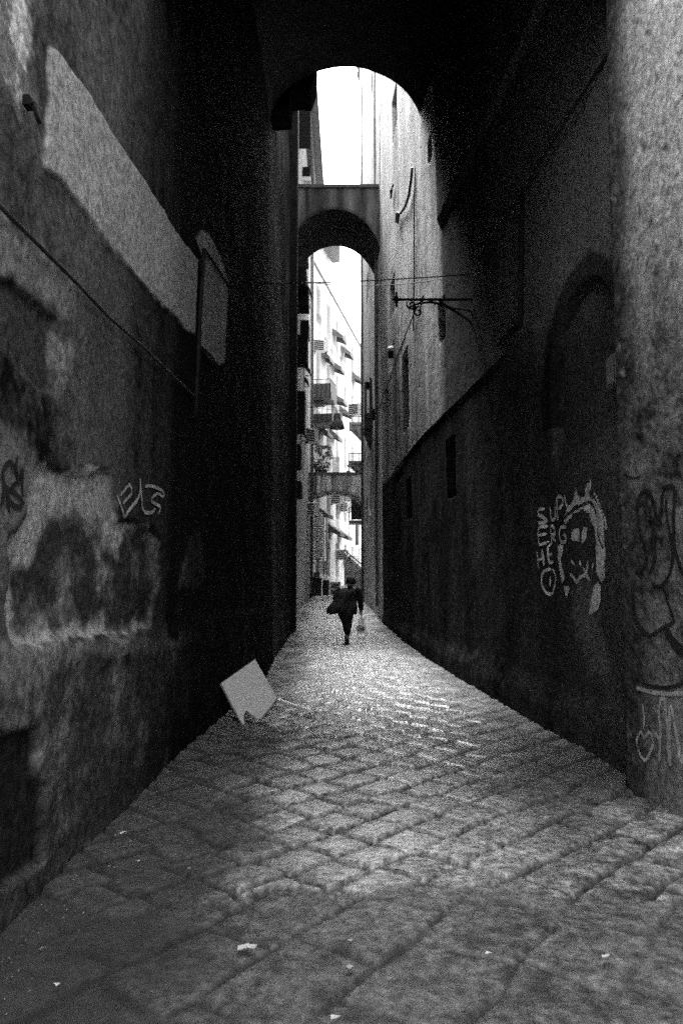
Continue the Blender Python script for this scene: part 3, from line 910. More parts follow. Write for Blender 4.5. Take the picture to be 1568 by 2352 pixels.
mb = MB()
for Yv, dn in ((5.6, -1), (14.3, 1)):
    xa = float(xl(Yv, SPZ)) - .04; xb = float(xr(max(Yv, 6.0), SPZ)) + .04
    pr = arch_profile(xa, xb, SPZ, APZ - SPZ, 40)
    vs = []; fs = []
    for k, (x, z) in enumerate(pr):
        vs += [(x, Yv, z), (x, Yv, 13.6)]
    for k in range(40):
        fs.append((2 * k, 2 * k + 2, 2 * k + 3, 2 * k + 1))
    mb.add(vs, fs)
mb.b2((-2.9, 5.6, 13.6), (3.8, 14.3, 13.9))
mb.build("upper_wall", M_mass, VA)
mb = MB()
pr = arch_profile(-1.5, 2.25, 5.95, .45, 30)
vs = []; fs = []
for x, z in pr: vs += [(x, 5.35, z), (x, 5.35, 11), (x, 5.95, z), (x, 5.95, 11)]
for k in range(30):
    a = 4 * k; fs += [(a, a + 4, a + 5, a + 1), (a + 2, a + 3, a + 7, a + 6), (a, a + 2, a + 6, a + 4)]
mb.add(vs, fs); mb.build("light_blocking_arch", M_vault, VA)  # added above the view to keep sky light out of the passage
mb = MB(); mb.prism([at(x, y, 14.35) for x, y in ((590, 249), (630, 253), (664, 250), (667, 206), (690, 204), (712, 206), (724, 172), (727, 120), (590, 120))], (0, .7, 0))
mb.build("dark_slab_stand_in", mat("flat_black", v=.008, spec=0, bump=0), VA)  # added black slab, stands in for dark shutters and silhouettes beside the arch

# ------------------------------------------------------------------ bridges
def bridge(name, loc, label, Y0, Y1, xa, xb, zs, rise, top, m, s, base):
    root = empty(name, loc, label, "bridge")
    n = 40
    pr = arch_profile(xa, xb, zs, rise, n)
    # front + back faces as grids with tone
    for Yv, nm in ((Y0, "front_wall"), (Y1, "rear_wall")):
        rows = 14
        P = np.zeros((rows, n + 1, 3)); T = np.zeros((rows, n + 1))
        for k, (x, z) in enumerate(pr):
            for r in range(rows):
                zz = z + (top - z) * r / (rows - 1)
                P[r, k] = (x, Yv, zz)
                T[r, k] = base * (.12 + 3.4 * max(0, float(fbm(x * 5.5, zz * .35, 5, s, .65)) - .25)) * (.6 if zz - z < .10 else 1)
        link(nm, grid_mesh(nm, P, {"tone": T}, smooth=False, flip=(Yv == Y1)), m, root)
    P = np.zeros((12, n + 1, 3)); T = np.zeros((12, n + 1))
    for i in range(12):
        Yv = Y0 + (Y1 - Y0) * i / 11
        for k, (x, z) in enumerate(pr):
            P[i, k] = (x, Yv, z); T[i, k] = base * .62 * (.5 + float(fbm(x * 4, Yv * 4, 4, s + 5)))
    link("soffit", grid_mesh("soffit", P, {"tone": T}), m, root)
    mb = MB(); mb.b2((xa, Y0 - .06, top), (xb, Y1 + .06, top + .10)); mb.build("coping", M_dark if Y0 < 30 else M_grey, root)
    return root
Bz = at(790, 480, 23.2).z
btop = at(790, 432, 23.2).z
bs = at(884, 610, 23.2).z
BR1 = bridge("arched_bridge", (0, 23.2, bs), "stained arched bridge spanning between the walls halfway up the sky gap",
             23.2, 25.9, -1.62, 1.22, bs, Bz - bs, btop, M_bridge, 300, .06)
B3top = at(768, 1090, 36.2).z
BR2 = bridge("arched_bridge", (0, 36.2, 5), "low arched footbridge with plants on it at the far end of the lane",
             36.2, 38.0, -1.60, .96, at(768, 1165, 36.2).z, at(768, 1128, 36.2).z - at(768, 1165, 36.2).z, B3top, M_bridge, 310, .75)

# ------------------------------------------------------------------ left building beyond the step
B5 = empty("tenement_building", (-1.6, 28, .3), "narrow view of a tenement hung with black balconies, shutters and sloping awnings", "building")
EZ = 20.0
link("wall", coarse_wall(xl2, 21.2, 38.2, EZ, .09, .09, 400, .45, .2, .25, 1, (), .02), M_wallfar, B5)
mb = MB(); mb.b2((-8, 21.2, -.3), (-2.0, 38.1, EZ)); mb.b2((-2.1, 37.95, -.3), (-1.55, 38.15, EZ)); mb.b2((-2.1, 21.1, -.3), (-1.56, 21.25, EZ))
mb.build("rear_block", M_mass, B5)
mb = MB()
mb.prism([(-1.5, 24, EZ), (-1.5, 38.2, EZ), (-.80, 38.2, EZ), (-.98, 24, EZ)], (0, 0, .14))
mb.b2((-6, 24, EZ + .14), (-1.3, 38.2, EZ + .5))
mb.build("eave", M_grey, B5)
mb = MB(); mb.tube([(-1.34, 36.0, .6), (-1.34, 36, 19.9)], .06, 8); mb.tube([(-1.28, 30, 19.8), (-1.28, 38, 19.8)], .08, 8)
mb.build("downpipe", M_grey, B5)

def proj(parent, name, px1, py0, py1, Y, dep, m, dY=1.1, slope=0.0, xin=-1.5):
    """projecting box/awning on the left tenement whose outer edge shows at px1 between py0 and py1"""
    a = at(px1, py0, Y); b = at(px1, py1, Y)
    xo = a.x
    mb = MB()
    if slope > 0:       # sloping awning sheet with side triangles
        mb.prism([(xin, Y, a.z), (xin, Y + dY, a.z), (xo, Y + dY, b.z), (xo, Y, b.z)], (0, 0, -.05))
        mb.tube([(xin, Y, b.z), (xo, Y, b.z)], .015); mb.tube([(xin, Y + dY, b.z), (xo, Y + dY, b.z)], .015)
    else:
        mb.b2((xin, Y, b.z), (xo, Y + dY, b.z + .10))
        mb.b2((xo - .04, Y, b.z + .1), (xo, Y + dY, a.z))
        mb.b2((xin, Y, b.z + .1), (xo - .042, Y + .03, a.z))
        mb.b2((xin, Y + dY - .03, b.z + .1), (xo - .042, Y + dY, a.z))
    return mb.build(name, m, parent)
# upper shutters
def shutter(px, py0, py1, Y, w=.6, m=M_dark):
    a = at(px, py0, Y); b = at(px, py1, Y)
    mb = MB(); mb.b2((-1.5, Y, b.z), (a.x, Y + .05, a.z))
    for k in range(int((a.z - b.z) / .12)):
        mb.b2((-1.48, Y - .012, b.z + .04 + k * .12), (a.x - .02, Y, b.z + .09 + k * .12))
    return mb.build("shutter", M_iron, B5)
shutter(713, 214, 340, 27.0); shutter(712, 400 - 17, 404, 29.5)
proj(B5, "balcony", 713, 403, 414, 30.5, .5, M_cloth)
proj(B5, "balcony", 706, 575, 590, 26.5, .5, M_dark)
for i, (px, a, b, Y) in enumerate([(703, 612, 655, 24.0), (708, 655, 700, 24.6), (706, 768, 828, 25.6), (709, 735, 768, 28.4), (700, 898, 940, 26.2), (699, 915, 985, 24.2), (690, 1020, 1070, 23.0), (691, 1105, 1140, 22.6)]):
    proj(B5, "balcony", px, a, b, Y, .5, M_iron, dY=.9)
for i, (px, a, b, Y) in enumerate([(713, 828, 850, 31.0), (709, 863, 876, 31.5), (705, 980, 1003, 29), (716, 645, 672, 33), (710, 672, 690, 31), (712, 440, 462, 30)]):
    proj(B5, "awning", px, a, b, Y, .5, M_awnd, dY=.9, slope=1)
mb = MB(); mb.box((-1.3, 34, 2.1), (.3, .9, .05)); mb.build("awning", M_awnd, B5)

# ------------------------------------------------------------------ far facade, bending right
FA = Vector((-1.53, 39.0)); FD = Vector((1.91, 10.4)).normalized(); FN = Vector((FD.y, -FD.x))
def F(px, py):
    d = ray(px, py)
    # (d.xy*t - FA) . FN = 0
    t = FA.dot(FN) / (d.x * FN.x + d.y * FN.y)
    p = Vector((d.x * t, d.y * t, EYE + d.z * t))
    s = (Vector((p.x, p.y)) - FA).dot(FD)
    return s, p.z
def fp(s, n, z):
    q = FA + FD * s + FN * n
    return Vector((q.x, q.y, z))
FX3 = (Vector((FD.x, FD.y, 0)), Vector((FN.x, FN.y, 0)), Vector((0, 0, 1)))
FR = at(790, 728, 47.5).z
FR = F(762, 680)[1]
B6 = empty("tenement_building", (0, 45, 0), "bright white facade beyond the footbridge with rows of windows, awnings and cooling units", "building")
fw = []
def fwin(px0, py0, px1, py1):
    s0, z1 = F(px0, py0); s1, z0 = F(px1, py1)
    ds = max(.6, abs(s1 - s0))
    fw.append((min(s0, s1), min(s0, s1) + ds, min(z0, z1), max(z0, z1)))
for q in [(733, 722, 737, 742), (760, 795, 764, 812), (781, 816, 784, 828), (768, 905, 772, 925), (782, 965, 785, 980), (808, 866, 811, 880),
          (756, 640, 760, 655), (745, 770, 749, 790), (790, 900, 793, 915), (754, 1205, 758, 1235), (776, 1217, 779, 1245), (800, 1210, 804, 1240)]:
    fwin(*q)
for i_ in range(11):
    for j_ in range(5):
        fw.append((1.3 + i_ * 2.7, 2.2 + i_ * 2.7, 1.6 + j_ * 3.3, 3.4 + j_ * 3.3))
def facade():
    ss = np.arange(-.0, 36, .10); zs = np.arange(-3, FR + .05, .09)
    S_, z = np.meshgrid(ss, zs)
    nb = wallnoise(S_, z, 500); st = fbm(S_ * 1.5, z * .25, 5, 501, .6); fi = fbm(S_ * 8, z * 8, 3, 502)
    t = .50 + .10 * (nb - .5) + .28 * (st - .5) + .05 * (fi - .5)
    t = t * (1 + .25 * sm(6.5, 4.0, z + (nb - .5) * 2))  # lower part brightened in tone for the light beyond the footbridge
    band = (np.abs(((S_ + 1.2) % 3.1) - .0) < .08)
    t = t * np.where(band, .86, 1)
    d = .02 * (nb - .5)
    for a, b, c, e in fw:
        m = sm(a - .08, a + .01, S_) * sm(b + .08, b - .01, S_) * sm(c - .08, c, z) * sm(e + .08, e, z)
        d = d - .12 * m; t = t * (1 - m) + m * .25
        u = sm(a - .1, a + .1, S_) * sm(b + .1, b - .1, S_) * sm(c + .05, c, z) * sm(c - 1.8, c - .1, z)
        t = t * (1 - .5 * u * st * 1.5)
    P = np.zeros(S_.shape + (3,))
    P[..., 0] = FA.x + FD.x * S_ + FN.x * d; P[..., 1] = FA.y + FD.y * S_ + FN.y * d; P[..., 2] = z
    return grid_mesh("wall", P, {"tone": np.clip(t, .03, .78)}, flip=True)
link("wall", facade(), M_wallfar, B6)
mb = MB(); mb.box(fp(18, -2.6, FR / 2 - 1.5), (36, 4.6, FR + 3), FX3); mb.build("rear_block", M_mass, B6)
mb = MB(); mb.box(fp(18, .02, FR + .05), (36, .12, .10), FX3); mb.build("eave", M_grey, B6)
# taller block at its near end
mb = MB()
s0, z0 = F(760, 690)
mb.box(fp((s0) / 2, -1.0, FR + 2.2), (s0, 2.0, 4.1), FX3); mb.build("attic", M_wallfar and M_cloth, B6)
mb = MB()
for k in range(9): mb.box(fp(s0 / 2, .35 , FR + 3.0 - k * .16), (s0 * .9, .5, .03), FX3)
mb.build("slatted_screen", M_grey, B6)

def f_awn(px0, py0, px1, py1, m=M_awn, out=.7):
    """cloth awning: s range from px, drop from py"""
    s0, z1 = F(px0, py0)
    s1 = s0 + 1.3
    zt = z1; drop = .45
    a = fp(s0, .0, zt); b = fp(s1, .0, zt); c = fp(s1, out, zt - drop); d = fp(s0, out, zt - drop)
    mb = MB(); mb.prism([a, b, c, d], (0, 0, -.04))
    mb.prism([d, c, c + Vector((0, 0, -.2)), d + Vector((0, 0, -.2))], (FN.x * .02, FN.y * .02, 0))
    for q_ in (s0, s1): mb.prism([fp(q_, 0, zt - .04), fp(q_, out, zt - drop - .04), fp(q_, out, zt - drop - .2), fp(q_, 0, zt - drop * .9)], (FD.x * .02, FD.y * .02, 0))
    return mb.build("awning", m, B6)
for q in [(860,215,935,300), (1005,555,1075,630), (725,815,825,885), (840,985,915,1045), (575,1215,640,1290), (610,260,660,360), (750,0,830,80), (725,1280,780,1350)]:
    (a, b), (c, d) = c2((q[0], q[1]), (q[2], q[3])); f_awn(a, b, c, d, out=max(.45, (q[2] - q[0]) * .0075))
for q in [(705,760,800,790), (820,825,890,855), (545,525,620,580)]:
    (a, b), (c, d) = c3((q[0], q[1]), (q[2], q[3])); f_awn(a, b, c, d, m=M_awnd, out=.62)
(a, b), (c, d) = c2((725, 400), (805, 540)); f_awn(a, b, c, d, out=.6)
# big hanging cloths and balconies on the facade's near end
def f_balc(px0, py0, px1, py1, clothm, rail=True, w=1.5, out=.75, par=None):
    s0, zt = F(px0, py0); _, zb = F(px0, py1)
    mb = MB(); mb.box(fp(s0 + w / 2, out / 2, zb), (w, out, .12), FX3)
    bal = mb.build("balcony", M_grey, par or B6)
    mb = MB()
    if rail:
        for k in range(9):
            p = fp(s0 + w * k / 8, out - .03, zb + .06); mb.tube([p, p + Vector((0, 0, .9))], .012, 5)
        for k in range(4):
            p = fp(s0, out * k / 4, zb + .06); mb.tube([p, p + Vector((0, 0, .9))], .012, 5)
        mb.tube([fp(s0, 0, zb + .96), fp(s0, out, zb + .96), fp(s0 + w, out, zb + .96)], .018, 5)
        r = mb.build("railing", M_iron); r.parent = bal
    if clothm:
        mb = MB()
        n = 10
        vs = []; 
        for k in range(n + 1):
            for j in (0, 1):
                p = fp(s0 + w * k / n, out + .03 + .02 * math.sin(k * 2.1), (zt if j == 0 else zb - .02) + .02 * math.sin(k))
                vs.append(p)
        mb.add(vs, [(2 * k, 2 * k + 2, 2 * k + 3, 2 * k + 1) for k in range(n)])
        for j in (0, 1): pass
        # end facing the viewer
        vs = [fp(s0, 0, zt), fp(s0, out, zt), fp(s0, out, zb), fp(s0, 0, zb)]
        mb.prism(vs, (FD.x * .02, FD.y * .02, 0))
        c_ = mb.build("sun_blind", clothm); c_.parent = bal
    return bal
f_balc(*c2((495, 715))[0], *c2((680, 905))[0], M_awn, w=1.4, out=.95)
f_balc(*c2((500, 1100))[0], *c2((690, 1215))[0], M_awnd, w=1.4, out=1.0)
f_balc(*c2((500, 915))[0], *c2((575, 960))[0], M_awnd, w=.8, out=.5)

# AC units
def ac_unit(loc, rz, label, first=[None]):
    """outdoor cooling unit; grille looks along local -y"""
    if first[0] is None:
        r = empty("air_conditioner", (0, 0, 0), label, "air conditioner", "white cooling units fixed to the far walls")
        mb = MB(); mb.box((0, 0, .3), (.8, .3, .6)); mb.build("casing", M_white, r, .015)
        mb = MB()
        for k in range(5): mb.box((-.12, -.153, .09 + k * .105), (.50, .006, .075))
        mb.build("grille", M_dark, r)
        for sx in (-.3, .3):
            mb = MB()
            mb.box((sx, .0, -.02), (.03, .42, .03)); mb.tube([(sx, .2, -.3), (sx, -.15, -.03)], .012, 5)
            mb.build("bracket", M_iron, r)
        first[0] = r
    else:
        r = first[0].copy(); COL.objects.link(r)
        for ch in first[0].children:
            c = ch.copy(); COL.objects.link(c); c.parent = r
    r.location = loc; r.rotation_euler = (0, 0, rz); r['label'] = label
    return r
ac_first = None
FANG = math.atan2(FD.y, FD.x)   # unit turned so the grille looks back down the lane
acs = [
 (c3((735, 395), (810, 510)), "white cooling unit just under the crown of the footbridge arch", 'F'),
 (c3((950, 390), (1010, 505)), "white cooling unit under the footbridge arch beside the dark shutter, right of the crown unit", 'F'),
 (c3((835, 510), (900, 610)), "white cooling unit lowest of the three clustered under the footbridge arch", 'F'),
 (c3((795, 1120), (845, 1225)), "small white cooling unit above the top of the stair rail", 'F'),
 (c3((890, 1190), (930, 1290)), "nearer unit of the low pair above the walking person's head", 'F'),
 (c3((940, 1210), (966, 1290)), "farther unit of the low pair above the walking person's head", 'F'),
 (c2((520, 165), (610, 300)), "topmost white cooling unit, high on the bright facade", 'F'),
 (c2((1000, 1050), (1105, 1115)), "cooling unit at the same height as the hanging bell lamp", 'G'),
]
for (a, b), lab, k in acs:
    if k == 'F':
        s, z = F(a[0], b[1])
        p = fp(s + .25, .28, z + .02)
        ac_unit(p, FANG - math.radians(62), lab)
    else:
        p = at(b[0] - 8, b[1], 41); ac_unit(p, math.radians(-25), lab)
a, b = c3((415, 505), (520, 660))
p = at((a[0] + b[0]) / 2, b[1], 35.2); ac_unit((p.x, 35.2, p.z), math.radians(14), "largest white cooling unit, beside the springing of the footbridge arch above the pillar")
p = at(689, 1018, 33.0); ac_unit((-1.33, 33.0, p.z), math.radians(50), "dim cooling unit on the tenement with black balconies, above the footbridge")

# right building beyond the footbridge with balconies
XG = [(38.2, .98), (43.6, 1.12), (48, 4.0), (75, 24)]
def xg(Y, z): return ip(XG, Y) + 0 * z
B7 = empty("tenement_building", (1.2, 44, 0), "low building behind the footbridge carrying three small railed balconies", "building")
link("wall", coarse_wall(xg, 38.25, 75, 9.0, .2, .12, 600, .6, .15, .2, -1, z0=-3), M_wallfar, B7)
mb = MB(); mb.b2((1.5, 38.25, -3), (14, 43.4, 9)); mb.b2((1.2, 38.25, 9.004), (14.2, 43.6, 9.3)); mb.build("rear_block", M_mass, B7)
def g_balc(px0, py_top, py_bot, Y, w=1.6, rail=True, under=True):
    a = at(px0, py_bot, Y); t = at(px0, py_top, Y)
    xw = float(xg(Y + w / 2, 0)) + .1
    mb = MB(); mb.b2((a.x, Y, a.z), (xw, Y + w, a.z + .13))
    if under:
        mb.prism([(a.x + .1, Y + .1, a.z), (xw, Y + .1, a.z), (xw, Y + .1, a.z - .7)], (0, .12, 0))
        mb.prism([(a.x + .1, Y + w - .2, a.z), (xw, Y + w - .2, a.z), (xw, Y + w - .2, a.z - .7)], (0, .12, 0))
    bal = mb.build("balcony", M_grey, B7)
    mb = MB(); h = t.z - a.z
    for k in range(8):
        x = a.x + .02 + (xw - a.x - .04) * k / 7
        mb.tube([(x, Y + .02, a.z + .13), (x, Y + .02, t.z)], .016, 5)
    for k in range(9):
        mb.tube([(a.x + .02, Y + .02 + (w - .04) * k / 8, a.z + .13), (a.x + .02, Y + .02 + (w - .04) * k / 8, t.z)], .016, 5)
    mb.tube([(xw, Y + .02, t.z), (a.x + .02, Y + .02, t.z), (a.x + .02, Y + w - .02, t.z)], .025, 5)
    r = mb.build("railing", M_iron); r.parent = bal
g_balc(802, 956, 975, 42.0, 2.0)
g_balc(800, 1041, 1064, 41.0, 1.6)
g_balc(801, 1165, 1201, 41.5, 1.6, under=False)
mb = MB(); p = at(806, 1180, 42.4); mb.b2((p.x, 42.4, p.z - .3), (1.2, 42.5, p.z + 1.2)); mb.build("shutter", M_dark, B7)
mb = MB(); a = at(781, 1130, 47); b = at(798, 1157, 47); mb.box(fp(F(790, 1143)[0], .1, F(790, 1143)[1]), (1.0, .12, 1.6), FX3); mb.build("shutter", M_dark, B6)
mb = MB(); mb.box(fp(F(823, 1150)[0] - 1, .1, F(823, 1230)[1]), (.6, .1, 1.4), FX3); mb.build("shutter", M_dark, B6)

# ------------------------------------------------------------------ things under the footbridge arch
ST = empty("metal_frame", (at(717, 1362, 38.8).x, 38.8, .5), "tall iron frame holding pale panels, seen under the footbridge arch", "frame")
mb = MB()
def vp(px, py, Y): return at(px, py, Y)
for (xa, y0, y1) in ((743, 1173, 1326), (749.5, 1187, 1328), (715, 1190, 1364)):
    mb.tube([vp(xa, y0, 38.8), vp(xa, y1, 38.8)], .025, 6)
for (xa, xb, y) in ((715, 743, 1209), (715, 743, 1284), (715, 743, 1173), (743, 749.5, 1187), (743, 749.5, 1220), (715, 750, 1330)):
    mb.tube([vp(xa, y, 38.8), vp(xb, y, 38.8)], .025, 6)
mb.build("post", M_iron, ST)
mb = MB()
for (y0, y1) in ((1176, 1206), (1212, 1243), (1246, 1281)):
    a = vp(717, y0, 38.83); b = vp(741, y1, 38.83); mb.b2((a.x, 38.83, b.z), (b.x, 38.86, a.z))
mb.build("panel", M_white and mat("grey_panel", v=.6, bump=0), ST)
# dark stall / bins with pale clutter on it
a = vp(718, 1330, 38.4); b = vp(756, 1372, 38.4)
SB = empty("waste_bin", (a.x + .3, 38.5, .6), "dark bulky bins at the foot of the iron frame", "bin")
mb = MB(); mb.b2((a.x, 38.2, .45), (a.x + .42, 38.7, a.z)); mb.build("body", M_dark, SB, .03)
mb = MB(); mb.b2((a.x - .01, 38.17, a.z + .004), (a.x + .43, 38.72, a.z + .06)); mb.build("lid", M_iron, SB, .02)
SB2 = empty("waste_bin", (a.x + .65, 38.5, .6), "second dark bin with draped cloth, next to the gate", "bin")
mb = MB(); mb.b2((a.x + .47, 38.25, .45), (b.x, 38.7, a.z - .1)); mb.build("body", M_dark, SB2, .03)
mb = MB(); mb.b2((a.x + .46, 38.22, a.z - .096), (b.x + .01, 38.72, a.z - .05)); mb.build("lid", M_iron, SB2, .02)
CR = empty("crate", (a.x + .2, 38.45, a.z + .05), "pale crate piled on the left bin under the footbridge", "crate")
mb = MB(); mb.b2((a.x + .03, 38.25, a.z + .065), (a.x + .33, 38.6, a.z + .33)); mb.build("box", M_grey, CR, .01)
mb = MB(); mb.b2((a.x + .03, 38.24, a.z + .25), (a.x + .33, 38.25, a.z + .29)); mb.build("slat", M_dark, CR)
mb = MB()
for k in range(6):
    x = vp(732 + k * 3, 1300, 38.9).x
    mb.prism([(x, 38.9, vp(740, 1288, 38.9).z), (x + .055, 38.9, vp(740, 1288, 38.9).z), (x + .05, 38.92, vp(740, 1320 - (k % 3) * 3, 38.9).z), (x + .004, 38.92, vp(740, 1322 - (k % 2) * 4, 38.9).z)], (0, .012, 0))
tag(mb.build("laundry", M_cloth), "white laundry hung low inside the iron frame", "laundry")
# gate
GT = empty("gate", (vp(765, 1370, 39).x, 39, .5), "small pale gate with square panels behind the walking person", "gate")
mb = MB()
for (x0, x1, y0, y1) in ((757, 760, 1338, 1372), (779, 782, 1338, 1372), (757, 782, 1336, 1341), (760, 779, 1352, 1355), (760, 779, 1366, 1369)):
    p = vp(x0, y0, 39); q = vp(x1, y1, 39); mb.b2((p.x, 39, q.z), (q.x, 39.06, p.z))
mb.build("frame", M_white, GT)
mb = MB(); p = vp(759, 1340, 39.03); q = vp(780, 1371, 39.03); mb.b2((p.x, 39.03, q.z), (q.x, 39.045, p.z)); mb.build("panel", M_grey, GT)
# pale pillar
mb = MB(); p = vp(697, 1230, 37.6); q = vp(714, 1365, 37.6)
mb.b2((p.x, 38.05, .4), (q.x, 38.6, vp(700, 1120, 38).z))
tag(mb.build("stone_pillar", mat("pale_pillar", v=.75, nscale=3), bevel=.03), "pale stone pillar beside the iron frame at the footbridge opening", "pillar")
# stair with slanting rail
SR = empty("stair", (.6, 43, 0), "outdoor stair with a sloping parapet behind the walking person", "stair")
mb = MB()
pa = vp(790, 1272, 41.5); pb = vp(829, 1305, 41.5)
mb.prism([(pa.x, 41.5, pa.z - .05), (pb.x + .3, 41.5, pb.z - .3), (pb.x + .3, 41.5, -1), (pa.x, 41.5, -1)], (0, .12, 0))
mb.build("side_wall", mat("stair_wall", v=.5, nscale=3), SR)
mb = MB()
for o in (0, .22):
    mb.tube([(pa.x, 41.45, pa.z + o), (pb.x + .3, 41.45, pb.z - .25 + o)], .03, 6)
for k in range(9):
    t = k / 8; x = pa.x + (pb.x + .3 - pa.x) * t; z = pa.z + (pb.z - .25 - pa.z) * t
    mb.tube([(x, 41.45, z), (x, 41.45, z + .22)], .014, 5)
mb.build("railing", M_iron, SR)
mb = MB()
for k in range(8): mb.b2((pa.x + k * .12, 41.63, -1), (pa.x + k * .12 + .12, 42.8, pa.z - .6 - k * .12))
mb.build("steps", M_grey, SR)

# ------------------------------------------------------------------ plants on the footbridge
def plant(name, c, r, n, label, seed, stretch=1.2):
    rnd = random.Random(seed)
    root = empty(name, c, label, "plant", None)
    mb = MB()
    for k in range(n):
        a = rnd.uniform(0, 6.28); h = rnd.random() ** .8; rr = r * (rnd.random() ** .5) * (1 - .5 * abs(h - .5))
        p = Vector(c) + Vector((math.cos(a) * rr, math.sin(a) * rr * .6, h * r * 2 * stretch))
        if vn(p.x * 6, p.z * 6, seed) < .34: continue
        d = Vector((rnd.gauss(0, 1), rnd.gauss(0, 1), rnd.gauss(0, 1))).normalized(); e = d.orthogonal().normalized()
        s = rnd.uniform(.03, .07)
        mb.add([p - d * s, p + e * s * .45, p + d * s, p - e * s * .45], [(0, 1, 2, 3)])
    mb.build("foliage", M_leaf, root)
    mb = MB()
    for k in range(7):
        a = rnd.uniform(0, 6.28); q = Vector(c) + Vector((math.cos(a) * r * .6, math.sin(a) * r * .3, r * rnd.uniform(1.2, 2.2)))
        mb.tube([c, (Vector(c) + q) / 2 + Vector((.03, 0, .08)), q], [.014, .01, .004], 5)
    mb.build("stem", M_dark, root)
    return root
bt = B3top + .10
p = at(742, 1070, 37.0)
plant("leafy_shrub", (p.x, 37.0, bt + .22), .50, 1500, "loose leafy shrub, the biggest plant on the footbridge", 3, 1.15)
p = at(725, 1070, 36.8)
plant("leafy_shrub", (p.x, 36.8, bt + .02), .26, 420, "low bushy plant growing against the wall end of the footbridge parapet", 5, 1.0)
p = at(800, 1070, 37.0)
plant("potted_plant", (p.x, 37.0, bt + .16), .14, 160, "smallest plant, in a small pot past the lattice screen", 9, 1.0)
for (px, lab, r, dz) in ((742, "wide clay planter under the large shrub on the footbridge", .2, .2), (800, "small clay pot past the lattice screen on the footbridge", .09, .15)):
    q = at(px, 1070, 37.0); mb = MB()
    mb.lathe((q.x, 37.0, bt), [(.001, 0), (r * .7, 0), (r, dz), (r * 1.08, dz), (r * 1.08, dz + .02), (r * .9, dz + .02), (r * .85, dz - .02), (.001, dz - .02)], 16)
    tag(mb.build("flower_pot", M_grey), lab, "pot")
mb = MB()
a = at(764, 1050, 36.6); b = at(779, 1079, 36.6)
for k in range(9):
    x = a.x + (b.x - a.x) * k / 8; mb.b2((x - .008, 36.6, bt), (x + .008, 36.61, a.z))
for k in range(12):
    z = bt + (a.z - bt) * k / 11; mb.b2((a.x, 36.612, z - .008), (b.x, 36.622, z + .008))
tag(mb.build("lattice_screen", M_grey), "square wooden lattice screen standing on the footbridge", "screen")

# ------------------------------------------------------------------ lamp, bracket, wires
def sag(a, b, s, n=14):
    a = Vector(a); b = Vector(b)
    return [a.lerp(b, k / n) - Vector((0, 0, s * 4 * (k / n) * (1 - k / n))) for k in range(n + 1)]
def wire(pts, r, label, name="overhead_wire"):
    mb = MB(); mb.tube(pts, r, 5); return tag(mb.build(name, M_cable), label, "wire")
wl = at(774, 944, 27)
wa = at(690, 935, 27); wb = at(866, 948, 27)
wire([Vector((-1.5, 27, wl.z + .18)), wl + Vector((0, 0, .02)), Vector((float(xr(27, 0)), 27, wl.z + .08))], .008, "thin wire across the lane carrying the hanging bell lamp")
LP = empty("hanging_lamp", (wl.x, 27, wl.z), "bell shaped metal street lamp hanging from a wire in the middle of the far lane", "lamp")
c = at(774, 985, 27)
H = wl.z - c.z; 
mb = MB(); k = .245
mb.lathe((wl.x, 27, c.z), [(k, 0), (k * 1.04, .01), (k * .95, H * .18), (k * .78, H * .42), (k * .62, H * .47), (k * .58, H * .52), (k * .50, H * .70), (k * .42, H * .86), (k * .2, H * .9), (.02, H * .92), (.012, H)], 28)
mb.build("shade", M_grey, LP)
mb = MB(); mb.lathe((wl.x, 27, c.z), [(k * .5, .05), (k * .45, -.01), (.001, -.03)], 20); mb.build("bulb_cover", mat("milk_glass", v=.5, rough=.3, bump=0), LP)
# small junction box on right wall
q = R(866, 952); mb = MB(); mb.box((float(xr(*q)) - .08, q[0], q[1]), (.14, .3, .32)); mb.box((float(xr(*q)) - .16, q[0], q[1] + .02), (.03, .2, .2))
tag(mb.build("junction_box", M_iron, bevel=.01), "dark junction box on the wall where the hanging lamp wire ends", "box")
# dark balcony cabinet on right
q0 = 27.3
CB = empty("balcony", (1.0, 27.5, 6.2), "narrow dark enclosed balcony jutting out opposite the hanging lamp", "balcony")
a = at(836, 985, q0); b = at(836, 948, q0); cc = at(841, 880, q0)
xw = float(xr(q0, 0)) + .02
mb = MB(); mb.b2((a.x, q0, a.z), (xw, q0 + 1.2, b.z)); mb.prism([(a.x, q0 + .1, a.z - .004), (xw, q0 + .1, a.z - .004), (xw, q0 + .1, a.z - .8)], (0, .9, 0)); mb.build("box", M_dark, CB, .01)
mb = MB(); mb.b2((a.x + .03, q0 + .05, b.z + .004), (a.x + .09, q0 + 1.0, cc.z)); mb.b2((xw - .12, q0 + .02, b.z + .004), (xw - .02, q0 + .2, cc.z + .2))
mb.b2((a.x + .02, q0 + .04, cc.z + .004), (xw, q0 + 1.0, cc.z + .06)); mb.build("shutter", M_dark, CB)
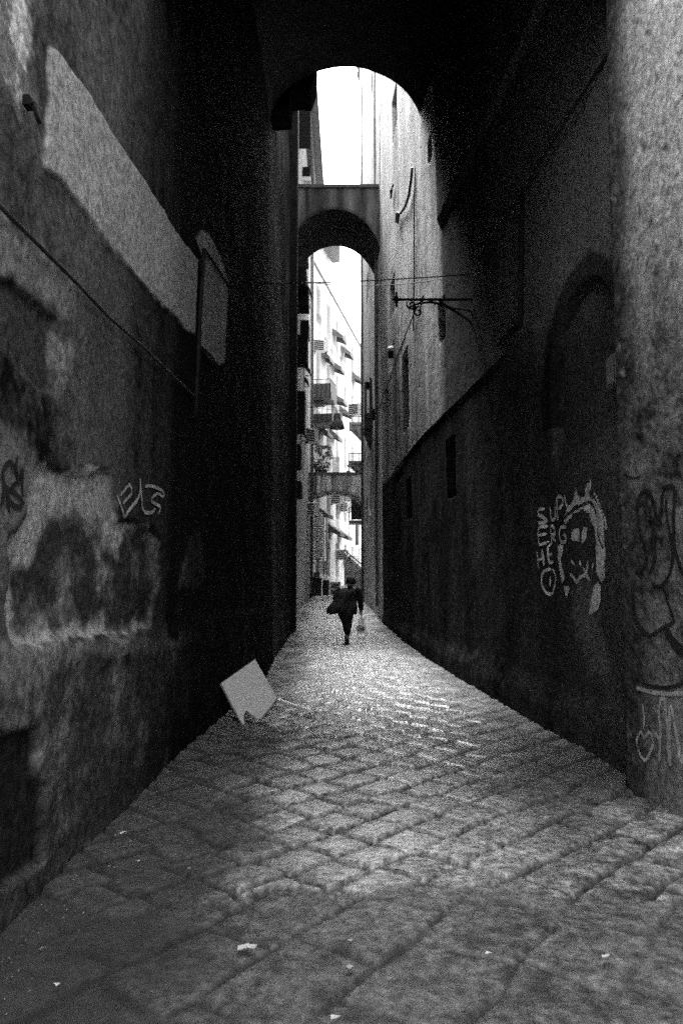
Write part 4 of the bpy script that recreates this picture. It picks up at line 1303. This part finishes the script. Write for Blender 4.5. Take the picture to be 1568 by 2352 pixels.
# long wires
wire(sag(at(575, 652, 12.3), at(1205, 620, 9.6), .04), .009, "upper of the two thin wires crossing the lane in front of the middle bridge")
wire(sag(at(700, 647, 13.5) , at(1060, 632, 12.8), .12), .007, "lower sagging wire crossing the lane in front of the middle bridge")
wire([at(1478, -25, 5.6), at(1436, 60, 5.9), at(1290, 290, 7.2), at(1180, 470, 8.9), at(1140, 525, 9.5), at(1095, 590, 10.6)], .017, "thick black cable slanting down across the corner pier into the dark passage")
wire([at(1365, -15, 6.4), at(1290, 120, 7.0), at(1210, 280, 8.0), at(1195, 310, 8.6)], .007, "thinner cable slanting down above the thick one, high in the dark passage")
wire([at(1050, 545, 12.2), at(1000, 625, 13.6), at(950, 720, 15.5), at(915, 810, 18), at(893, 872, 20.5), at(866, 948, 25.8), at(846, 1005, 28.5), at(835, 1060, 32)], .014, "black cable running down past the ornate bracket to the junction box")
wire([at(930, 775, 17), at(905, 850, 19), at(880, 905, 22), at(862, 965, 26.5)], .010, "second thinner cable beside the one running to the junction box")
# ornate lamp bracket
BK = empty("iron_bracket", (1.9, 10.6, 5.2), "ornate wrought iron bracket with scrolls reaching over the lane without a lamp", "bracket")
YB = 11.0
tip = at(910, 688, YB); root_x = float(xr(YB, tip.z)) + .02
zb = tip.z
mb = MB()
mb.tube([(tip.x, YB, zb), (root_x, YB, zb)], .020, 8)
mb.tube([(tip.x, YB, zb + .06), (tip.x, YB, zb - .06)], [.012, .012], 8)
mb.lathe((tip.x, YB, zb - .10), [(.001, -.02), (.02, 0), (.012, .03), (.028, .06), (.028, .13), (.012, .16), (.02, .19), (.001, .22)], 10)
mb.lathe((tip.x - .02, YB, zb - .015), [(.001, 0), (.035, .01), (.035, .02), (.001, .03)], 10)
mb.build("arm", M_iron, BK)
def spiral(cx, cz, r0, r1, a0, a1, n=26):
    return [(cx + (r0 + (r1 - r0) * k / n) * math.cos(a0 + (a1 - a0) * k / n), YB, cz + (r0 + (r1 - r0) * k / n) * math.sin(a0 + (a1 - a0) * k / n)) for k in range(n + 1)]
mb = MB()
s1 = at(945, 700, YB); s2 = at(960, 713, YB); s3 = at(960, 698, YB)
mb.tube(spiral(s1.x, s1.z, .075, .02, 2.6, 9.5), .012, 6)
mb.build("scroll", M_iron, BK)
mb = MB(); mb.tube(spiral(s2.x, s2.z - .02, .075, .02, 1.2, 8.6), .013, 6); mb.build("scroll", M_iron, BK)
mb = MB(); mb.tube([at(938, 706, YB), at(960, 697, YB), at(990, 694, YB), at(1015, 700, YB), at(1040, 712, YB), at(1075, 735, YB), (root_x, YB, at(1090, 752, YB).z)], [.012, .014, .018, .02, .02, .018, .016], 6)
mb.tube([at(1005, 689, YB), at(1020, 700, YB), at(1040, 708, YB), at(1075, 712, YB), (root_x, YB, at(1090, 720, YB).z)], .012, 6)
mb.build("brace", M_iron, BK)
# insulator brackets on right wall
IB = empty("insulator_bracket", (1.3, 19.5, 7), "small wall bracket with a white insulator and two crossbars", "bracket")
a = at(893, 806, 19.6); b = at(893, 821, 19.6)
mb = MB(); xw = float(xr(19.6, 7)) + .02
mb.tube([(a.x - .02, 19.6, b.z), (xw + .05, 19.6, b.z)], .018, 6); mb.tube([at(902, 785, 19.6), (xw + .1, 19.6, at(902, 785, 19.6).z)], .014, 6)
mb.tube([at(903, 780, 19.6), at(903, 792, 19.6)], .018, 6); mb.build("crossbar", M_iron, IB)
mb = MB(); mb.lathe((a.x + .04, 19.6, b.z + .02), [(.001, 0), (.07, .0), (.07, .14), (.05, .16)], 12); mb.build("stub", M_iron, IB)
mb = MB(); mb.lathe((a.x + .04, 19.6, b.z + .165), [(.05, 0), (.085, .03), (.085, .07), (.05, .11), (.001, .12)], 14); mb.build("insulator", M_white, IB)
# thin cable on left far wall
walltube([(628, 800 + 60), (640, 890), (655, 935), (660, 1000)], .012, M_cable, "wall_cable", "thin cable hanging down the dim wall just beyond the vault", "cable", .03, L, 'L')
# street name plaque / lamp holder at far left
mb = MB(); p = at(736, 1183, 38.6)
# round lamp silhouette
p = at(697, 1221, 34.5); mb = MB(); mb.lathe((p.x, 34.5, p.z - .12), [(.001, 0), (.11, .02), (.16, .1), (.14, .2), (.06, .26), (.02, .3), (.02, .36)], 14)
mb.tube([(-1.5, 34.5, p.z + .24), (p.x, 34.5, p.z + .24)], .02, 6)
tag(mb.build("wall_lantern", M_iron), "round dark lantern on a short arm below the largest cooling unit", "lamp")
wire([(-1.5, 34.4, at(700, 1212, 34.4).z), at(727, 1206, 36), at(743, 1209, 38.7)], .012, "dark wire from the lantern to the iron frame")

# ------------------------------------------------------------------ board and batten
Pa, Pb, Pc, Pd = at(557, 1665, 8.25), at(637, 1607, 8.55), at(585, 1513, 8.80), at(505, 1563, 8.50)
Pb = Pa + Pc - Pd
e1 = (Pd - Pa); e2 = (Pb - Pa)
nrm = e1.cross(e2).normalized()
if nrm.y > 0: nrm = -nrm
def bp(u, v, o=0): return Pa + e1 * u + e2 * v + nrm * o
BD = empty("broken_board", (Pa.x, Pa.y, 0), "pale square board with a bite broken from its lower corner, tilted against the wall", "board")
def onboard(px, py, o=0):
    d = ray(px, py); t = (Pa - Vector((0, 0, EYE))).dot(nrm) / d.dot(nrm)
    return Vector((d.x * t, d.y * t, EYE + d.z * t)) + nrm * o
OUT = [(508, 1569), (586, 1514), (636.5, 1603), (617, 1627), (598, 1651), (589, 1650), (581, 1641), (575, 1640), (567, 1631), (563, 1634), (560, 1646), (561, 1670), (556, 1662)]
mb = MB(); mb.prism([onboard(*p) for p in OUT], -nrm * .020); mb.build("panel", M_board, BD)
mb = MB(); mb.prism([onboard(*p, -.003) for p in [(508, 1569), (556, 1662), (561, 1670), (557, 1668), (505.5, 1570)]], -nrm * .03)
mb.build("edge_strip", M_boardedge, BD)
mb = MB(); mb.prism([onboard(*p, -.003) for p in [(636.5, 1603), (598, 1651), (598, 1655), (601, 1653), (638.5, 1606)]], -nrm * .03)
mb.build("edge_strip", M_boardedge, BD)
mb = MB()
q0 = at(634, 1609, 9.75); q1 = at(712, 1635, 8.98)
def onz(px, py, z):
    d = ray(px, py); t = (z - EYE) / d.z; return Vector((d.x * t, d.y * t, z))
q0 = onz(634, 1607, .09); q1 = onz(713, 1633, .05)
ax = (q1 - q0).normalized(); sd = ax.cross(Vector((0, 0, 1))).normalized(); up = sd.cross(ax)
mb.box((q0 + q1) / 2, ((q1 - q0).length, .05, .035), (ax, sd, up))
tag(mb.build("wooden_batten", M_wood, bevel=.003), "pale wooden batten lying on the slabs beside the broken board", "batten")

# ------------------------------------------------------------------ litter
lit = [(737, 1208 + 700, .03, "bright white scrap on the central slabs"), (285, 1913, .035, "pale scrap by the foot of the left wall"),
       (565, 2178, .055, "torn crumpled tissue on the near slabs left of the middle"), (805, 2160, .02, "tiny crumb of paper in the near joint at the centre"),
       (1122, 2190, .022, "white pellet on the near right slabs"), (1391, 2197, .022, "pale chip at the far right of the near slabs"),
       (768, 2338, .03, "pale scrap at the very bottom centre"), (800, 2222, .04, "flattened paper patch just above the bottom centre scrap"),
       (318, 1978, .022, "tiny fleck among slabs near the left wall"), (1145, 1900, .018, "small fleck on the right slabs"), (435, 1995, .02, "grey fleck on the left slabs"),
       (130, 2262, .02, "pale fleck of paper alone on the near slabs beside the wall recess"), (745, 1918, .05, "dull flattened cup lid next to the bright scrap")]
for i, (px, py, s, lab) in enumerate(lit):
    d = ray(px, py); t = -(EYE - .02) / d.z; c = Vector((d.x * t, d.y * t, .022))
    rnd = random.Random(i); n = 9; s *= .75; vs = [c + Vector((0, 0, s * .35))]
    for k in range(n):
        a = 6.283 * k / n; r = s * rnd.uniform(.45, 1.15)
        vs.append(c + Vector((r * math.cos(a), r * .7 * math.sin(a), rnd.uniform(-.2, .35) * s)))
    mb = MB(); mb.add(vs, [(0, 1 + k, 1 + (k + 1) % n) for k in range(n)] + [tuple(range(n, 0, -1))])
    o = mb.build("paper_scrap", M_grey if 'dull' in lab or 'grey' in lab else M_paper)
    tag(o, lab, "litter", "scraps of litter on the paving")

rnd = random.Random(77)
mb = MB()
for k in range(600):
    Yp = 2.6 + 12 * rnd.random() ** 1.6
    side = rnd.random()
    xa = float(xl(Yp, 0)) + .08; xb = float(xr(Yp, 0) if Yp > 6 else xrn(Yp, 0)) - .06
    if side < .45: x = xa + abs(rnd.gauss(0, .16))
    elif side < .7: x = xb - abs(rnd.gauss(0, .14))
    else: x = rnd.uniform(xa, xb)
    q = rnd.uniform(.002, .007) * (1.6 if rnd.random() < .06 else 1)
    z = float(gz(Yp)) + .004 + q * .5
    a = rnd.uniform(0, 3)
    d1 = Vector((math.cos(a), math.sin(a), rnd.uniform(-.3, .3))) * q; d2 = Vector((-math.sin(a), math.cos(a), rnd.uniform(-.3, .3))) * q * .7
    c = Vector((x, Yp, z)); up = Vector((0, 0, q * .8))
    mb.add([c - d1, c - d2, c + d1, c + d2, c + up], [(0, 1, 4), (1, 2, 4), (2, 3, 4), (3, 0, 4)])
tag(mb.build("grit", mat("grit", v=.2, bump=0)), "grit and crumbs of plaster scattered along the wall feet and joints", "debris", kind="stuff")
# ------------------------------------------------------------------ person
PY = 17.6; GP = float(gz(PY))
def pp(px, py, dY=0.0):
    return at(px, py, PY + dY)
def skin(name, nodes, edges, m, parent, sub=2):
    me = bpy.data.meshes.new(name)
    me.from_pydata([n_[0] for n_ in nodes], edges, [])
    o = link(name, me, m, parent)
    md = o.modifiers.new("skin", 'SKIN')
    for i, n_ in enumerate(nodes):
        sv = me.skin_vertices[0].data[i]
        r = n_[1]; sv.radius = (r, r) if not isinstance(r, tuple) else r
        sv.use_root = (i == 0)
    md.use_smooth_shade = True
    s = o.modifiers.new("sub", 'SUBSURF'); s.levels = sub; s.render_levels = sub
    return o
def tube_chain(start, pts):
    return pts
PR = empty("person", (pp(798, 1480).x, PY, GP), "person in a black padded coat hurrying away up the lane, hunched, seen from behind", "person")
pelvis = pp(796, 1404, 0.0); waist = pp(794, 1385, .03); chest = pp(797, 1362, .12); neck = pp(803, 1346, .22); head0 = pp(805, 1340, .27); head1 = pp(806, 1330, .30)
shR = pp(818, 1354, .14); elR = pp(827, 1378, .10); wrR = pp(829, 1400, .14); haR = pp(829, 1407, .16)
shL = pp(779, 1355, .14); elL = pp(770, 1378, .02); wrL = pp(780, 1392, .16)
hipL = pp(789, 1408, .03); knL = pp(794, 1432, .30); anL = pp(797, 1440, .0)
hipR = pp(802, 1408, 0); knR = pp(799, 1440, .06); anR = pp(797, 1470, -.08); toeR = pp(798, 1481, .05)
hipF = hipL; knF = pp(793, 1430, .32); anF = pp(796, 1462, .52); toeF = anF + Vector((0, .18, -.10))
nodes = [(pelvis, .15), (waist, .13), (chest, .16), (neck, .06), (head0, .075), (head1, .095),
         (shR, .065), (elR, .045), (wrR, .03), (haR, (.022, .04)),
         (shL, .065), (elL, .045), (wrL, .03), (wrL + Vector((.03, .05, -.03)), (.03, .035)),
         (hipR, .095), (knR, .06), (anR, .04), (toeR, .035),
         (hipF, .095), (knF, .06), (anF, .04), (toeF, .035)]
edges = [(0, 1), (1, 2), (2, 3), (3, 4), (4, 5), (2, 6), (6, 7), (7, 8), (8, 9), (2, 10), (10, 11), (11, 12), (12, 13), (0, 14), (14, 15), (15, 16), (16, 17), (0, 18), (18, 19), (19, 20), (20, 21)]
# five curled fingers of the right hand closing on the bag handles
for k, (dx, ln) in enumerate(((-.03, .85), (-.01, 1), (.01, .95), (.03, .75))):
    b0 = len(nodes)
    nodes += [(haR + Vector((dx * .8, .0, -.035)), .010), (haR + Vector((dx, .025, -.065 * ln)), .0095), (haR + Vector((dx, .055, -.05 * ln)), .009)]
    edges += [(9, b0), (b0, b0 + 1), (b0 + 1, b0 + 2)]
b0 = len(nodes)
nodes += [(haR + Vector((-.045, .02, -.005)), .011), (haR + Vector((-.04, .05, -.03)), .010)]
edges += [(9, b0), (b0, b0 + 1)]
skin("body", nodes, edges, M_skin, PR)
# trousers
tr = [(pelvis, .16), (hipR, .12), (knR, .082), (pp(797, 1462, -.04), .062), (hipF, .12), (knF, .085), (anF + Vector((0, -.01, .05)), .06)]
skin("trousers", tr, [(0, 1), (1, 2), (2, 3), (0, 4), (4, 5), (5, 6)], M_trous, PR)
for an, to in ((anR, toeR), (anF, toeF)):
    skin("shoe", [(an + Vector((0, -.02, .03)), .058), (an + Vector((0, -.02, -.04)), .055), (to + Vector((0, 0, 0.0)), (.05, .035)), (to + Vector((0, .06, -.0)), (.04, .025))], [(0, 1), (1, 2), (2, 3)], M_shoe, PR)
# coat: loft of sections (centre px, py, half width m, half depth m, dY)
secs = [(806, 1346, .085, .09, .22), (803, 1349, .15, .12, .20), (799, 1353, .215, .16, .17), (796, 1360, .245, .185, .13), (794, 1368, .235, .185, .09),
        (793, 1376, .225, .18, .05), (791, 1386, .26, .20, .02), (790, 1396, .285, .23, 0), (788.5, 1404, .29, .25, -.01), (788.5, 1409, .275, .25, -.02)]
vs = []; fs = []; n = 40
for i, (cx, cy, hw, hd, dY) in enumerate(secs):
    c = at(cx, cy, PY + dY)
    for k in range(n):
        a = 6.2832 * k / n
        fold = 1 + .05 * math.sin(a * 5 + i * .7) * min(1, i / 5) + .025 * math.sin(a * 9 + i * 2)
        flare = 1 + (.20 if math.cos(a) < -.5 and i >= 7 else 0)
        quilt = 1 + .02 * ((i % 2) * 2 - 1)
        vs.append(c + Vector((math.cos(a) * hw * (1.08 if i > 2 else 1) * fold * flare * quilt, math.sin(a) * hd * fold, (.02 * math.sin(a * 3) if i > 7 else 0))))
for i in range(len(secs) - 1):
    for k in range(n):
        k2 = (k + 1) % n; fs.append((i * n + k, i * n + k2, (i + 1) * n + k2, (i + 1) * n + k))
fs.append(tuple(range(n)))
mb = MB(); mb.add(vs, fs, True)
coat = mb.build("coat", M_coat, PR)
m_ = coat.modifiers.new("sub", 'SUBSURF'); m_.levels = 1; m_.render_levels = 2
skin("sleeve", [(shR + Vector((-.06, 0, .0)), .11), (shR + Vector((.02, 0, -.03)), .105), (elR, .078), (wrR, .058), (wrR.lerp(haR, .4), .05)], [(0, 1), (1, 2), (2, 3), (3, 4)], M_coat, PR)
skin("sleeve", [(shL + Vector((.06, 0, .0)), .11), (shL + Vector((-.02, 0, -.03)), .10), (elL, .08), (wrL, .06)], [(0, 1), (1, 2), (2, 3)], M_coat, PR)
skin("hood", [(pp(797, 1350, .10), .07), (pp(803, 1348, .10), .085), (pp(810, 1350, .12), .065)], [(0, 1), (1, 2)], M_coat, PR)
hc = pp(805.5, 1333.5, .27)
mb = MB()
vs = []; fs = []; n = 20
for i in range(13):
    th = math.pi * i / 12
    for k in range(n):
        a = 6.2832 * k / n; r = 1 + .05 * math.sin(a * 4 + i) + .03 * math.sin(a * 11 + i * 3)
        vs.append(hc + Vector((.108 * r * math.sin(th) * math.cos(a), .118 * r * math.sin(th) * math.sin(a), .112 * math.cos(th) * r)))
for i in range(12):
    for k in range(n):
        k2 = (k + 1) % n; fs.append((i * n + k, i * n + k2, (i + 1) * n + k2, (i + 1) * n + k))
mb.add(vs, fs, True); mb.build("hair", M_hair, PR)
# bag
ht = pp(829, 1408, .16)
BG = empty("plastic_bag", (ht.x, ht.y, ht.z - .4), "thin translucent shopping bag held in the right hand, dark contents at the bottom", "bag")
prof = [(.012, .0), (.035, -.06), (.055, -.13), (.072, -.20), (.088, -.26), (.098, -.31), (.100, -.35), (.088, -.385), (.05, -.405), (.001, -.41)]
vs = []; fs = []; n = 24
for r, z in prof:
    for k in range(n):
        a = 6.2832 * k / n; q = 1 + .07 * math.sin(a * 6 + z * 20)
        vs.append(ht + Vector((1.12 * r * q * math.cos(a), r * .8 * q * math.sin(a), z - .04)))
for i in range(len(prof) - 1):
    for k in range(n):
        k2 = (k + 1) % n; fs.append((i * n + k, i * n + k2, (i + 1) * n + k2, (i + 1) * n + k))
mb = MB(); mb.add(vs, fs, True); mb.build("film", M_bag, BG)
mb = MB(); mb.tube([ht + Vector((-.012, 0, -.05)), ht + Vector((-.015, .02, .0)), ht + Vector((.015, .02, 0)), ht + Vector((.012, 0, -.05))], .008, 6); mb.build("handle", M_bag, BG)
mb = MB(); mb.lathe(ht + Vector((0, 0, -.44)), [(.001, 0), (.05, .01), (.078, .05), (.08, .11), (.05, .15), (.001, .17)], 16)
mb.build("groceries", M_goods, BG)
